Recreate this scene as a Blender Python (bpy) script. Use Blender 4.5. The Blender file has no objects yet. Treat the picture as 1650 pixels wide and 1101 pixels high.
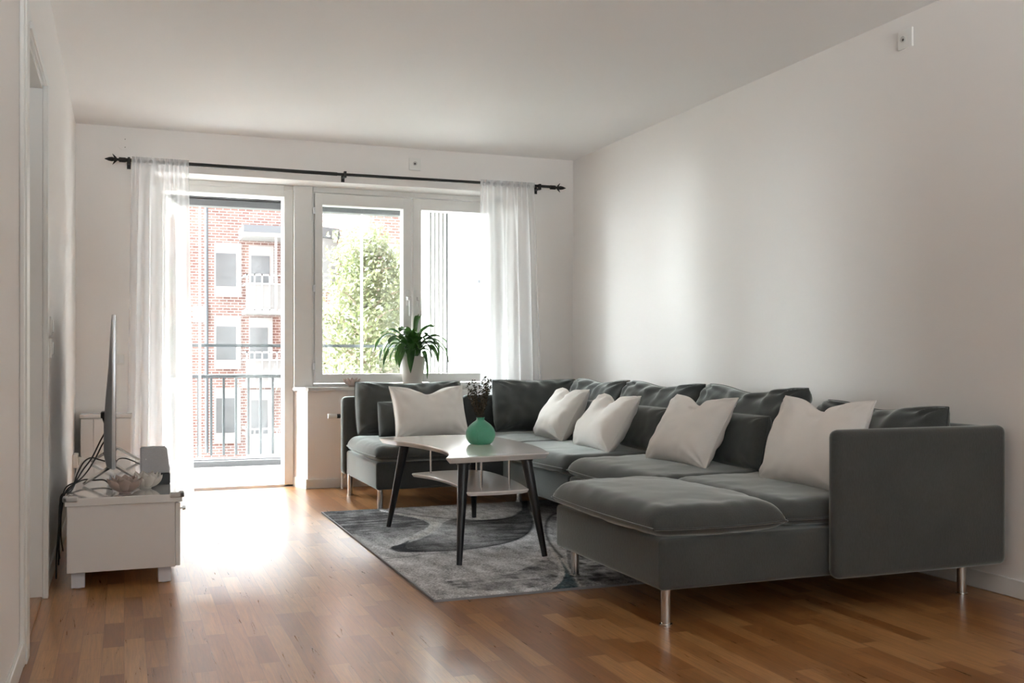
import bpy, bmesh, math, random
import numpy as np
from mathutils import Vector, Matrix, noise

random.seed(7)
scene = bpy.context.scene
COL = scene.collection

# ------------------------------------------------------------------ camera
F = 1644.0; CX = 825.0; YH = 576.0; H = 0.952; VX = 200.0
YAW = math.atan2(CX - VX, F); CC, SS = math.cos(YAW), math.sin(YAW)


def at(px, py, Y):
    """photo pixel -> room point on the plane at depth Y"""
    k = (px - CX) / F
    z = Y / (CC - k * SS)
    xc = k * z
    return Vector((xc * CC + z * SS, Y, H - (py - YH) * z / F))


def fl(px, py, Z=0.0):
    """photo pixel -> room point on the level Z"""
    z = F * (H - Z) / (py - YH)
    xc = (px - CX) / F * z
    return Vector((xc * CC + z * SS, -xc * SS + z * CC, Z))


cam_d = bpy.data.cameras.new('camera')
cam = bpy.data.objects.new('camera', cam_d); COL.objects.link(cam)
cam.location = (0, 0, H)
cam.rotation_euler = (math.pi / 2, 0, -YAW)
cam_d.sensor_width = 36.0
cam_d.lens = F / 1650.0 * 36.0
cam_d.shift_y = (YH - 550.5) / 1650.0
cam_d.clip_end = 300
scene.camera = cam

vs = scene.view_settings
vs.view_transform = 'Standard'; vs.look = 'None'; vs.gamma = 1.0; vs.use_curve_mapping = False
vs.exposure = 1.05
cy = scene.cycles
cy.use_denoising = True
cy.max_bounces = 12; cy.diffuse_bounces = 7; cy.glossy_bounces = 5
cy.transmission_bounces = 6; cy.transparent_max_bounces = 24
cy.sample_clamp_indirect = 8.0
cy.caustics_reflective = False; cy.caustics_refractive = False

# ------------------------------------------------------------------ materials


def new_mat(name):
    m = bpy.data.materials.new(name); m.use_nodes = True
    nt = m.node_tree
    b = nt.nodes['Principled BSDF']
    return m, nt, b


def N(nt, t, **kw):
    n = nt.nodes.new(t)
    for k, v in kw.items():
        if k in n.inputs:
            n.inputs[k].default_value = v
        else:
            setattr(n, k, v)
    return n


def math_n(nt, op, a, b=None, c=None):
    n = nt.nodes.new('ShaderNodeMath'); n.operation = op
    for i, v in enumerate((a, b, c)):
        if v is None:
            continue
        if isinstance(v, (int, float)):
            n.inputs[i].default_value = v
        else:
            nt.links.new(v, n.inputs[i])
    return n.outputs[0]


def simple(name, col, rough=0.5, metal=0.0, bump=0.0, bscale=60.0, var=0.0, coat=0.0, sheen=0.0, spec=0.5):
    m, nt, b = new_mat(name)
    b.inputs['Roughness'].default_value = rough
    b.inputs['Metallic'].default_value = metal
    b.inputs['Coat Weight'].default_value = coat
    b.inputs['Coat Roughness'].default_value = 0.08
    b.inputs['Sheen Weight'].default_value = sheen
    b.inputs['Specular IOR Level'].default_value = spec
    tc = N(nt, 'ShaderNodeTexCoord')
    nz = N(nt, 'ShaderNodeTexNoise', Scale=bscale, Detail=4.0)
    nt.links.new(tc.outputs['Object'], nz.inputs['Vector'])
    rp = N(nt, 'ShaderNodeMixRGB')
    rp.inputs[1].default_value = (*[c * (1 - var) for c in col], 1)
    rp.inputs[2].default_value = (*[min(1, c * (1 + var)) for c in col], 1)
    nt.links.new(nz.outputs['Fac'], rp.inputs[0])
    nt.links.new(rp.outputs[0], b.inputs['Base Color'])
    if bump > 0:
        bp = N(nt, 'ShaderNodeBump', Strength=bump, Distance=0.01)
        nt.links.new(nz.outputs['Fac'], bp.inputs['Height'])
        nt.links.new(bp.outputs[0], b.inputs['Normal'])
    return m


M = {}
M['wall'] = simple('painted wall', (0.87, 0.84, 0.815), 0.75, bump=0.03, bscale=220, var=0.012)
M['ceiling'] = simple('painted ceiling', (0.91, 0.895, 0.88), 0.85, bump=0.02, bscale=160, var=0.01)
M['white_paint'] = simple('white gloss paint', (0.80, 0.795, 0.775), 0.35, bscale=30, var=0.01)
M['lacquer'] = simple('white lacquer', (0.82, 0.81, 0.80), 0.22, bscale=15, var=0.01, coat=0.3)
M['high_gloss'] = simple('white high gloss', (0.80, 0.80, 0.79), 0.06, bscale=10, var=0.005, coat=1.0)
M['table_white'] = simple('table white lacquer', (0.84, 0.81, 0.785), 0.16, bscale=20, var=0.01, coat=0.4)
M['stand_white'] = simple('stand side white', (0.80, 0.785, 0.775), 0.35, bscale=20, var=0.01)
M['foot_blue'] = simple('pale blue white foot', (0.74, 0.77, 0.84), 0.35, var=0.01)
M['plastic_white'] = simple('white plastic', (0.80, 0.79, 0.76), 0.4, var=0.01)
M['plastic_black'] = simple('black plastic', (0.012, 0.012, 0.013), 0.35, var=0.1)
M['rubber'] = simple('black rubber', (0.01, 0.01, 0.011), 0.5, var=0.1)
M['black_wood'] = simple('black stained wood', (0.012, 0.012, 0.014), 0.28, bump=0.05, bscale=40, var=0.3)
M['iron'] = simple('black iron', (0.012, 0.011, 0.010), 0.4, metal=0.3, var=0.2)
M['chrome'] = simple('brushed chrome', (0.62, 0.60, 0.58), 0.22, metal=1.0, var=0.02)
M['silver'] = simple('silver metal', (0.78, 0.79, 0.81), 0.30, metal=1.0, var=0.02)
M['handle_white'] = simple('white enamel', (0.82, 0.82, 0.81), 0.25, var=0.01)
M['screen'] = simple('dark screen glass', (0.008, 0.009, 0.012), 0.05, var=0.05, coat=0.5)
M['tv_back'] = simple('tv silver back', (0.40, 0.41, 0.43), 0.35, metal=0.6, var=0.02)
M['speaker_grey'] = simple('grey speaker cloth', (0.62, 0.625, 0.65), 0.8, bump=0.6, bscale=500, var=0.25)
M['lotus_beige'] = simple('beige glazed ceramic', (0.42, 0.325, 0.285), 0.45, var=0.06)
M['lotus_white'] = simple('off white ceramic', (0.66, 0.62, 0.57), 0.4, var=0.05)
M['lotus_pink'] = simple('pink wax', (0.75, 0.28, 0.24), 0.5, var=0.05)
M['pot'] = simple('putty white ceramic', (0.66, 0.60, 0.555), 0.45, var=0.02)
M['soil'] = simple('dark soil', (0.02, 0.014, 0.01), 0.95, bump=1.0, bscale=90, var=0.5)
M['vase'] = simple('jade green ceramic', (0.075, 0.36, 0.225), 0.28, var=0.08, coat=0.3)
M['dried'] = simple('dried brown leaf', (0.055, 0.045, 0.028), 0.8, bscale=60, var=0.5)
M['dried_stem'] = simple('dried stem', (0.10, 0.075, 0.045), 0.8, var=0.3)
M['blinds'] = simple('dark grey metal track', (0.05, 0.052, 0.054), 0.45, var=0.05)
M['rail_grey'] = simple('grey railing paint', (0.06, 0.067, 0.074), 0.45, var=0.05)
M['concrete'] = simple('pale concrete', (0.82, 0.82, 0.81), 0.85, bump=0.1, bscale=40, var=0.05)
M['render_white'] = simple('white render', (0.80, 0.80, 0.78), 0.9, bump=0.05, bscale=80, var=0.02)
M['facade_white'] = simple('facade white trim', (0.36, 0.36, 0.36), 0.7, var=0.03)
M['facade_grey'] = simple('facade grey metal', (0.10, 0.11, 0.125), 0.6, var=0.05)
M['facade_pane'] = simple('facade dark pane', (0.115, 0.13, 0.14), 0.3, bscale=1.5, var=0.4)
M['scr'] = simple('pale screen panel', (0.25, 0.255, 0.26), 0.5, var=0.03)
M['pipe_grey'] = simple('downpipe grey', (0.085, 0.10, 0.115), 0.5, var=0.05)
M['ground'] = simple('courtyard ground', (0.20, 0.20, 0.18), 0.95, bscale=2, var=0.3)
M['bark'] = simple('pale bark', (0.26, 0.22, 0.17), 0.9, bump=0.5, bscale=20, var=0.4)
M['plastic_grey'] = simple('grey plate shade', (0.55, 0.54, 0.52), 0.5, var=0.02)
M['dark_hole'] = simple('dark socket hole', (0.06, 0.055, 0.05), 0.6, var=0.1)


def fabric(name, col, dark, scale=260, sheen=0.25, bump=0.35):
    m, nt, b = new_mat(name)
    b.inputs['Roughness'].default_value = 0.92
    b.inputs['Specular IOR Level'].default_value = 0.2
    b.inputs['Sheen Weight'].default_value = sheen
    b.inputs['Sheen Roughness'].default_value = 0.38
    b.inputs['Sheen Tint'].default_value = (*[min(1.0, c / max(col) * 0.92) for c in col], 1)
    tc = N(nt, 'ShaderNodeTexCoord')
    big = N(nt, 'ShaderNodeTexNoise', Scale=5.0, Detail=5.0, Roughness=0.6)
    fine = N(nt, 'ShaderNodeTexNoise', Scale=scale, Detail=2.0)
    mp = N(nt, 'ShaderNodeMapping'); mp.inputs['Scale'].default_value = (1, 1, 0.25)
    nt.links.new(tc.outputs['Object'], mp.inputs['Vector'])
    nt.links.new(tc.outputs['Object'], big.inputs['Vector'])
    nt.links.new(mp.outputs[0], fine.inputs['Vector'])
    s = math_n(nt, 'ADD', math_n(nt, 'MULTIPLY', big.outputs['Fac'], 0.55), math_n(nt, 'MULTIPLY', fine.outputs['Fac'], 0.45))
    mr = N(nt, 'ShaderNodeMapRange'); mr.inputs[1].default_value = 0.3; mr.inputs[2].default_value = 0.7
    nt.links.new(s, mr.inputs[0])
    mx = N(nt, 'ShaderNodeMixRGB'); mx.inputs[1].default_value = (*dark, 1); mx.inputs[2].default_value = (*col, 1)
    nt.links.new(mr.outputs[0], mx.inputs[0]); nt.links.new(mx.outputs[0], b.inputs['Base Color'])
    bp = N(nt, 'ShaderNodeBump', Strength=bump, Distance=0.002)
    nt.links.new(fine.outputs['Fac'], bp.inputs['Height']); nt.links.new(bp.outputs[0], b.inputs['Normal'])
    return m


M['sofa'] = fabric('grey green velvet', (0.082, 0.087, 0.085), (0.060, 0.064, 0.0625), sheen=1.0)
M['white_fabric'] = fabric('off white cotton', (0.88, 0.85, 0.815), (0.84, 0.805, 0.765), scale=400, sheen=0.1, bump=0.2)


def oak():
    m, nt, b = new_mat('oak parquet')
    tc = N(nt, 'ShaderNodeTexCoord'); sp = N(nt, 'ShaderNodeSeparateXYZ')
    nt.links.new(tc.outputs['Object'], sp.inputs[0])
    X, Y = sp.outputs[0], sp.outputs[1]
    sw = 0.0655
    xs = math_n(nt, 'DIVIDE', X, sw)
    row = math_n(nt, 'FLOOR', xs)
    fx = math_n(nt, 'FRACT', xs)
    w1 = N(nt, 'ShaderNodeTexWhiteNoise'); w1.noise_dimensions = '1D'
    nt.links.new(row, w1.inputs['W'])
    off = math_n(nt, 'MULTIPLY', w1.outputs['Value'], 5.0)
    ys = math_n(nt, 'ADD', math_n(nt, 'DIVIDE', Y, 0.44), off)
    # uneven lengths: warp along the strip
    wob = math_n(nt, 'MULTIPLY', math_n(nt, 'SINE', math_n(nt, 'MULTIPLY', ys, 2.1)), 0.28)
    ys = math_n(nt, 'ADD', ys, wob)
    pl = math_n(nt, 'FLOOR', ys)
    fy = math_n(nt, 'FRACT', ys)
    cb = N(nt, 'ShaderNodeCombineXYZ'); nt.links.new(row, cb.inputs[0]); nt.links.new(pl, cb.inputs[1])
    w2 = N(nt, 'ShaderNodeTexWhiteNoise'); w2.noise_dimensions = '2D'
    nt.links.new(cb.outputs[0], w2.inputs['Vector'])
    cr = N(nt, 'ShaderNodeValToRGB')
    el = cr.color_ramp.elements
    el[0].position = 0.0; el[0].color = (0.26, 0.098, 0.028, 1)
    el[1].position = 1.0; el[1].color = (0.47, 0.235, 0.088, 1)
    e = el.new(0.35); e.color = (0.33, 0.14, 0.043, 1)
    e = el.new(0.7); e.color = (0.41, 0.19, 0.066, 1)
    nt.links.new(w2.outputs['Value'], cr.inputs[0])
    # grain, shifted per stave
    gx = math_n(nt, 'ADD', math_n(nt, 'MULTIPLY', X, 26.0), math_n(nt, 'MULTIPLY', w2.outputs['Value'], 37.0))
    gy = math_n(nt, 'MULTIPLY', Y, 1.6)
    gc = N(nt, 'ShaderNodeCombineXYZ'); nt.links.new(gx, gc.inputs[0]); nt.links.new(gy, gc.inputs[1]); nt.links.new(math_n(nt, 'MULTIPLY', w2.outputs['Value'], 9.0), gc.inputs[2])
    g1 = N(nt, 'ShaderNodeTexNoise', Scale=1.6, Detail=6.0, Roughness=0.7, Distortion=1.6)
    nt.links.new(gc.outputs[0], g1.inputs['Vector'])
    gx2 = math_n(nt, 'MULTIPLY', X, 260.0); gy2 = math_n(nt, 'MULTIPLY', Y, 7.0)
    gc2 = N(nt, 'ShaderNodeCombineXYZ'); nt.links.new(gx2, gc2.inputs[0]); nt.links.new(gy2, gc2.inputs[1])
    g2 = N(nt, 'ShaderNodeTexNoise', Scale=1.0, Detail=3.0)
    nt.links.new(gc2.outputs[0], g2.inputs['Vector'])
    gr = math_n(nt, 'ADD', math_n(nt, 'MULTIPLY', g1.outputs['Fac'], 0.7), math_n(nt, 'MULTIPLY', g2.outputs['Fac'], 0.3))
    mr = N(nt, 'ShaderNodeMapRange'); mr.inputs[1].default_value = 0.3; mr.inputs[2].default_value = 0.7
    mr.inputs[3].default_value = 0.58; mr.inputs[4].default_value = 1.30
    nt.links.new(gr, mr.inputs[0])
    mul = N(nt, 'ShaderNodeMixRGB'); mul.blend_type = 'MULTIPLY'; mul.inputs[0].default_value = 1.0
    nt.links.new(cr.outputs[0], mul.inputs[1]); nt.links.new(mr.outputs[0], mul.inputs[2])
    # joints
    ex = math_n(nt, 'LESS_THAN', math_n(nt, 'MINIMUM', fx, math_n(nt, 'SUBTRACT', 1.0, fx)), 0.012)
    ey = math_n(nt, 'LESS_THAN', math_n(nt, 'MINIMUM', fy, math_n(nt, 'SUBTRACT', 1.0, fy)), 0.0028)
    gap = math_n(nt, 'MAXIMUM', ex, ey)
    mg = N(nt, 'ShaderNodeMixRGB'); mg.inputs[2].default_value = (0.13, 0.06, 0.026, 1)
    nt.links.new(math_n(nt, 'MULTIPLY', gap, 0.65), mg.inputs[0]); nt.links.new(mul.outputs[0], mg.inputs[1])
    nt.links.new(mg.outputs[0], b.inputs['Base Color'])
    rr = N(nt, 'ShaderNodeMapRange'); rr.inputs[3].default_value = 0.25; rr.inputs[4].default_value = 0.32
    nt.links.new(g1.outputs['Fac'], rr.inputs[0]); nt.links.new(rr.outputs[0], b.inputs['Roughness'])
    b.inputs['Specular IOR Level'].default_value = 1.0
    bp = N(nt, 'ShaderNodeBump', Strength=0.05, Distance=0.003)
    nt.links.new(math_n(nt, 'SUBTRACT', gr, math_n(nt, 'MULTIPLY', gap, 1.0)), bp.inputs['Height'])
    nt.links.new(bp.outputs[0], b.inputs['Normal'])
    return m


M['oak'] = oak()


def brick():
    m, nt, b = new_mat('red brick')
    b.inputs['Roughness'].default_value = 0.9
    tc = N(nt, 'ShaderNodeTexCoord'); sp = N(nt, 'ShaderNodeSeparateXYZ'); nt.links.new(tc.outputs['Object'], sp.inputs[0])
    u = math_n(nt, 'SUBTRACT', sp.outputs[0], math_n(nt, 'MULTIPLY', sp.outputs[1], 0.7))
    cb = N(nt, 'ShaderNodeCombineXYZ'); nt.links.new(u, cb.inputs[0]); nt.links.new(sp.outputs[2], cb.inputs[1])
    br = N(nt, 'ShaderNodeTexBrick')
    br.inputs['Scale'].default_value = 1.0
    br.inputs['Color1'].default_value = (0.160, 0.078, 0.066, 1)
    br.inputs['Color2'].default_value = (0.225, 0.140, 0.122, 1)
    br.inputs['Mortar'].default_value = (0.36, 0.325, 0.315, 1)
    br.inputs['Mortar Size'].default_value = 0.016
    br.inputs['Brick Width'].default_value = 0.28
    br.inputs['Row Height'].default_value = 0.105
    nt.links.new(cb.outputs[0], br.inputs['Vector'])
    nz = N(nt, 'ShaderNodeTexNoise', Scale=0.7, Detail=5.0); nt.links.new(cb.outputs[0], nz.inputs['Vector'])
    mr = N(nt, 'ShaderNodeMapRange'); mr.inputs[3].default_value = 0.75; mr.inputs[4].default_value = 1.3
    nt.links.new(nz.outputs['Fac'], mr.inputs[0])
    mul = N(nt, 'ShaderNodeMixRGB'); mul.blend_type = 'MULTIPLY'; mul.inputs[0].default_value = 1.0
    nt.links.new(br.outputs['Color'], mul.inputs[1]); nt.links.new(mr.outputs[0], mul.inputs[2])
    nt.links.new(mul.outputs[0], b.inputs['Base Color'])
    return m


M['brick'] = brick()


def glass():
    m = bpy.data.materials.new('clear window glass'); m.use_nodes = True
    nt = m.node_tree; nt.nodes.clear()
    out = N(nt, 'ShaderNodeOutputMaterial')
    tr = N(nt, 'ShaderNodeBsdfTransparent'); tr.inputs[0].default_value = (0.97, 0.985, 0.98, 1)
    gl = N(nt, 'ShaderNodeBsdfGlossy'); gl.inputs['Roughness'].default_value = 0.02
    fr = N(nt, 'ShaderNodeFresnel'); fr.inputs['IOR'].default_value = 1.45
    mx = N(nt, 'ShaderNodeMixShader')
    nt.links.new(math_n(nt, 'MULTIPLY', fr.outputs[0], 0.7), mx.inputs[0])
    nt.links.new(tr.outputs[0], mx.inputs[1]); nt.links.new(gl.outputs[0], mx.inputs[2])
    nt.links.new(mx.outputs[0], out.inputs[0])
    return m


M['glass'] = glass()


def sheer():
    m = bpy.data.materials.new('white sheer voile'); m.use_nodes = True
    nt = m.node_tree; nt.nodes.clear()
    out = N(nt, 'ShaderNodeOutputMaterial')
    tr = N(nt, 'ShaderNodeBsdfTransparent'); tr.inputs[0].default_value = (1, 1, 1, 1)
    df = N(nt, 'ShaderNodeBsdfDiffuse'); df.inputs[0].default_value = (0.94, 0.94, 0.95, 1)
    tl = N(nt, 'ShaderNodeBsdfTranslucent'); tl.inputs[0].default_value = (0.95, 0.95, 0.96, 1)
    mx = N(nt, 'ShaderNodeMixShader'); mx.inputs[0].default_value = 0.55
    nt.links.new(df.outputs[0], mx.inputs[1]); nt.links.new(tl.outputs[0], mx.inputs[2])
    # weave seen edge-on closes up
    lw = N(nt, 'ShaderNodeLayerWeight'); lw.inputs[0].default_value = 0.35
    mr = N(nt, 'ShaderNodeMapRange'); mr.inputs[3].default_value = 0.50; mr.inputs[4].default_value = 0.96
    nt.links.new(lw.outputs['Facing'], mr.inputs[0])
    m2 = N(nt, 'ShaderNodeMixShader')
    nt.links.new(mr.outputs[0], m2.inputs[0])
    nt.links.new(tr.outputs[0], m2.inputs[1]); nt.links.new(mx.outputs[0], m2.inputs[2])
    nt.links.new(m2.outputs[0], out.inputs[0])
    return m


M['sheer'] = sheer()


def leafy(name, c1, c2, trans=0.3, rough=0.4, scale=8.0):
    m = bpy.data.materials.new(name); m.use_nodes = True
    nt = m.node_tree; b = nt.nodes['Principled BSDF']; out = nt.nodes['Material Output']
    tc = N(nt, 'ShaderNodeTexCoord'); nz = N(nt, 'ShaderNodeTexNoise', Scale=scale, Detail=3.0)
    nt.links.new(tc.outputs['Object'], nz.inputs['Vector'])
    mr = N(nt, 'ShaderNodeMapRange'); mr.inputs[1].default_value = 0.35; mr.inputs[2].default_value = 0.65
    nt.links.new(nz.outputs['Fac'], mr.inputs[0])
    mx = N(nt, 'ShaderNodeMixRGB'); mx.inputs[1].default_value = (*c1, 1); mx.inputs[2].default_value = (*c2, 1)
    nt.links.new(mr.outputs[0], mx.inputs[0]); nt.links.new(mx.outputs[0], b.inputs['Base Color'])
    b.inputs['Roughness'].default_value = rough
    tl = N(nt, 'ShaderNodeBsdfTranslucent'); nt.links.new(mx.outputs[0], tl.inputs[0])
    ms = N(nt, 'ShaderNodeMixShader'); ms.inputs[0].default_value = trans
    nt.links.new(b.outputs[0], ms.inputs[1]); nt.links.new(tl.outputs[0], ms.inputs[2])
    nt.links.new(ms.outputs[0], out.inputs[0])
    return m


M['leaf'] = leafy('deep green leaf', (0.022, 0.065, 0.014), (0.055, 0.15, 0.024), 0.3, 0.35, 9)
M['tree_leaf'] = leafy('pale spring leaf', (0.085, 0.10, 0.04), (0.16, 0.17, 0.09), 0.45, 0.6, 2)


def rugmat():
    m, nt, b = new_mat('patterned rug pile')
    b.inputs['Roughness'].default_value = 1.0; b.inputs['Specular IOR Level'].default_value = 0.05
    at_ = N(nt, 'ShaderNodeAttribute'); at_.attribute_name = 'pattern'
    tc = N(nt, 'ShaderNodeTexCoord')
    n1 = N(nt, 'ShaderNodeTexNoise', Scale=120.0, Detail=2.0, Roughness=0.8)
    n2 = N(nt, 'ShaderNodeTexNoise', Scale=14.0, Detail=4.0)
    mp = N(nt, 'ShaderNodeMapping'); mp.inputs['Scale'].default_value = (1, 0.45, 1)
    nt.links.new(tc.outputs['Object'], n1.inputs['Vector']); nt.links.new(tc.outputs['Object'], mp.inputs['Vector'])
    nt.links.new(mp.outputs[0], n2.inputs['Vector'])
    s = math_n(nt, 'ADD', math_n(nt, 'MULTIPLY', n1.outputs['Fac'], 0.6), math_n(nt, 'MULTIPLY', n2.outputs['Fac'], 0.4))
    mr = N(nt, 'ShaderNodeMapRange'); mr.inputs[1].default_value = 0.36; mr.inputs[2].default_value = 0.64
    mr.inputs[3].default_value = 0.35; mr.inputs[4].default_value = 1.65
    nt.links.new(s, mr.inputs[0])
    mul = N(nt, 'ShaderNodeMixRGB'); mul.blend_type = 'MULTIPLY'; mul.inputs[0].default_value = 1.0
    nt.links.new(at_.outputs['Color'], mul.inputs[1]); nt.links.new(mr.outputs[0], mul.inputs[2])
    nt.links.new(mul.outputs[0], b.inputs['Base Color'])
    bp = N(nt, 'ShaderNodeBump', Strength=0.8, Distance=0.004)
    nt.links.new(n1.outputs['Fac'], bp.inputs['Height']); nt.links.new(bp.outputs[0], b.inputs['Normal'])
    return m


M['rug'] = rugmat()

# ------------------------------------------------------------------ mesh helpers


class MB:
    """collects shapes and links them as ONE mesh object"""

    def __init__(self):
        self.v = []; self.f = []

    def add(self, verts, faces):
        o = len(self.v)
        self.v += [tuple(p) for p in verts]
        self.f += [tuple(i + o for i in f) for f in faces]
        return self

    def box(self, x0, x1, y0, y1, z0, z1, bev=0.0, seg=3):
        bm = bmesh.new()
        bmesh.ops.create_cube(bm, size=1.0)
        for p in bm.verts:
            p.co = Vector(((x0 + x1) / 2 + p.co.x * (x1 - x0), (y0 + y1) / 2 + p.co.y * (y1 - y0), (z0 + z1) / 2 + p.co.z * (z1 - z0)))
        if bev > 0:
            bmesh.ops.bevel(bm, geom=list(bm.edges), offset=bev, segments=seg, profile=0.5, affect='EDGES')
        self.take(bm)
        return self

    def take(self, bm, mat=None):
        bm.verts.index_update()
        vs_ = [(mat @ p.co) if mat else p.co.copy() for p in bm.verts]
        fs = [tuple(q.index for q in f.verts) for f in bm.faces]
        bm.free()
        self.add(vs_, fs)

    def prism(self, pts, z0, z1):
        n = len(pts)
        vs_ = [(x, y, z0) for x, y in pts] + [(x, y, z1) for x, y in pts]
        fs = [tuple(reversed(range(n))), tuple(range(n, 2 * n))]
        fs += [(i, (i + 1) % n, n + (i + 1) % n, n + i) for i in range(n)]
        return self.add(vs_, fs)

    def rod(self, a, b, r0, r1=None, n=16, caps=True):
        a = Vector(a); b = Vector(b); r1 = r0 if r1 is None else r1
        d = (b - a).normalized()
        u = d.orthogonal().normalized(); w = d.cross(u)
        vs_ = []
        for p, r in ((a, r0), (b, r1)):
            for i in range(n):
                t = 2 * math.pi * i / n
                vs_.append(p + u * (r * math.cos(t)) + w * (r * math.sin(t)))
        fs = [(i, (i + 1) % n, n + (i + 1) % n, n + i) for i in range(n)]
        if caps:
            fs += [tuple(reversed(range(n))), tuple(range(n, 2 * n))]
        return self.add(vs_, fs)

    def tube(self, pts, r, n=8):
        pts = [Vector(p) for p in pts]
        rs = r if isinstance(r, (list, tuple)) else [r] * len(pts)
        vs_ = []; u = None
        for i, p in enumerate(pts):
            d = (pts[min(i + 1, len(pts) - 1)] - pts[max(i - 1, 0)]).normalized()
            if u is None:
                u = d.orthogonal().normalized()
            else:
                u = (u - d * u.dot(d)).normalized()
            w = d.cross(u)
            for k in range(n):
                t = 2 * math.pi * k / n
                vs_.append(p + u * (rs[i] * math.cos(t)) + w * (rs[i] * math.sin(t)))
        fs = []
        for i in range(len(pts) - 1):
            for k in range(n):
                a = i * n + k; b = i * n + (k + 1) % n
                fs.append((a, b, b + n, a + n))
        fs += [tuple(reversed(range(n))), tuple(range((len(pts) - 1) * n, len(pts) * n))]
        return self.add(vs_, fs)

    def lathe(self, prof, n=32, c=(0, 0, 0), fr=None):
        """prof: list of (r, z); fr(theta, i) scales the radius"""
        vs_ = []; fs = []
        for i, (r, z) in enumerate(prof):
            for k in range(n):
                t = 2 * math.pi * k / n
                q = r * (fr(t, i) if fr else 1)
                vs_.append((c[0] + q * math.cos(t), c[1] + q * math.sin(t), c[2] + z))
        for i in range(len(prof) - 1):
            for k in range(n):
                a = i * n + k; b = i * n + (k + 1) % n
                fs.append((a, b, b + n, a + n))
        fs += [tuple(reversed(range(n))), tuple(range((len(prof) - 1) * n, len(prof) * n))]
        return self.add(vs_, fs)

    def build(self, name, mat, parent=None, smooth=35, loc=None):
        me = bpy.data.meshes.new(name)
        vv = self.v
        if loc is not None:
            vv = [(p[0] - loc[0], p[1] - loc[1], p[2] - loc[2]) for p in vv]
        me.from_pydata(vv, [], self.f); me.update()
        bm = bmesh.new(); bm.from_mesh(me); bmesh.ops.recalc_face_normals(bm, faces=bm.faces); bm.to_mesh(me); bm.free()
        if smooth:
            me.polygons.foreach_set('use_smooth', [True] * len(me.polygons))
            if smooth < 180:
                me.set_sharp_from_angle(angle=math.radians(smooth))
        me.materials.append(mat)
        o = bpy.data.objects.new(name, me); COL.objects.link(o)
        if parent is not None:
            o.parent = parent
            if loc is not None:
                o.location = loc
            else:
                # world coordinates were given: undo the parent's place
                o.matrix_parent_inverse = parent.matrix_world.inverted() if parent.type != 'EMPTY' else Matrix.Translation(-parent.location)
        elif loc is not None:
            o.location = loc
        return o


def tag(o, label=None, cat=None, group=None, kind=None):
    if label: o['label'] = label
    if cat: o['category'] = cat
    if group: o['group'] = group
    if kind: o['kind'] = kind
    return o


def empty(name, loc, label, cat, group=None, kind=None):
    o = bpy.data.objects.new(name, None); COL.objects.link(o)
    o.location = loc; o.empty_display_size = 0.1
    return tag(o, label, cat, group, kind)


def copy_tree(o, parent=None):
    c = o.copy(); COL.objects.link(c)
    if parent is not None:
        c.parent = parent
    for ch in list(o.children):
        copy_tree(ch, c)
    return c


def struct(mb, name, mat, label=None, parent=None, smooth=0):
    o = mb.build(name, mat, parent, smooth=smooth)
    if parent is None:
        o['kind'] = 'structure'
        if label: o['label'] = label
    return o


def catmull(pts, n=8):
    pts = [Vector(p) for p in pts]
    P = [pts[0] * 2 - pts[1]] + pts + [pts[-1] * 2 - pts[-2]]
    out = []
    for i in range(1, len(P) - 2):
        a, b, c, d = P[i - 1:i + 3]
        for k in range(n):
            t = k / n
            out.append(0.5 * ((2 * b) + (c - a) * t + (2 * a - 5 * b + 4 * c - d) * t * t + (3 * b - a - 3 * c + d) * t ** 3))
    out.append(pts[-1])
    return out


# ------------------------------------------------------------------ room shell
XL, XR, YB, YF, ZC = -0.300, 3.300, 7.330, -1.60, 2.50
YO = 7.76                      # outer face of the window wall
OX0, OX1, LZ = 0.20, 2.80, 2.215   # opening

b = MB().box(XL - 0.2, XR + 0.2, YF - 0.2, YO - 0.10, -0.12, 0.0)
struct(b, 'floor', M['oak'], 'three strip oak parquet floor')
b = MB().box(XL - 0.2, XR + 0.2, YF - 0.2, YO, ZC, ZC + 0.2)
struct(b, 'ceiling', M['ceiling'], 'plain white ceiling')
b = MB().box(XR, XR + 0.2, YF - 0.2, YO, -0.1, ZC)
struct(b, 'wall_right', M['wall'], 'long plain off white wall behind the sofa')
# left wall with a doorway
DY0, DY1, DZ = 3.655, 4.41, 2.03
b = MB().box(XL - 0.16, XL, YF - 0.2, DY0, -0.1, ZC).box(XL - 0.16, XL, DY1, YO, -0.1, ZC).box(XL - 0.16, XL, DY0, DY1, DZ, ZC)
struct(b, 'wall_left', M['wall'], 'narrow off white wall on the left with a doorway')
# wall behind the camera; its wide window is added as fill light
BX0, BX1, BZ0, BZ1 = 0.35, 2.75, 0.85, 2.25
b = MB().box(XL - 0.2, BX0, YF - 0.2, YF, -0.1, ZC).box(BX1, XR + 0.2, YF - 0.2, YF, -0.1, ZC)
b.box(BX0, BX1, YF - 0.2, YF, -0.1, BZ0).box(BX0, BX1, YF - 0.2, YF, BZ1, ZC)
struct(b, 'wall_front', M['wall'])
b = MB()
for x0, x1 in ((BX0, BX0 + 0.07), ((BX0 + BX1) / 2 - 0.05, (BX0 + BX1) / 2 + 0.05), (BX1 - 0.07, BX1)):
    b.box(x0, x1, YF - 0.14, YF - 0.06, BZ0, BZ1)
b.box(BX0, BX1, YF - 0.14, YF - 0.06, BZ0, BZ0 + 0.07).box(BX0, BX1, YF - 0.14, YF - 0.06, BZ1 - 0.07, BZ1)
wb = struct(b, 'added_fill_window', M['white_paint'])
struct(MB().box(BX0 + 0.06, BX1 - 0.06, YF - 0.104, YF - 0.096, BZ0 + 0.06, BZ1 - 0.06), 'glass_pane', M['glass'], parent=wb)
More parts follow.
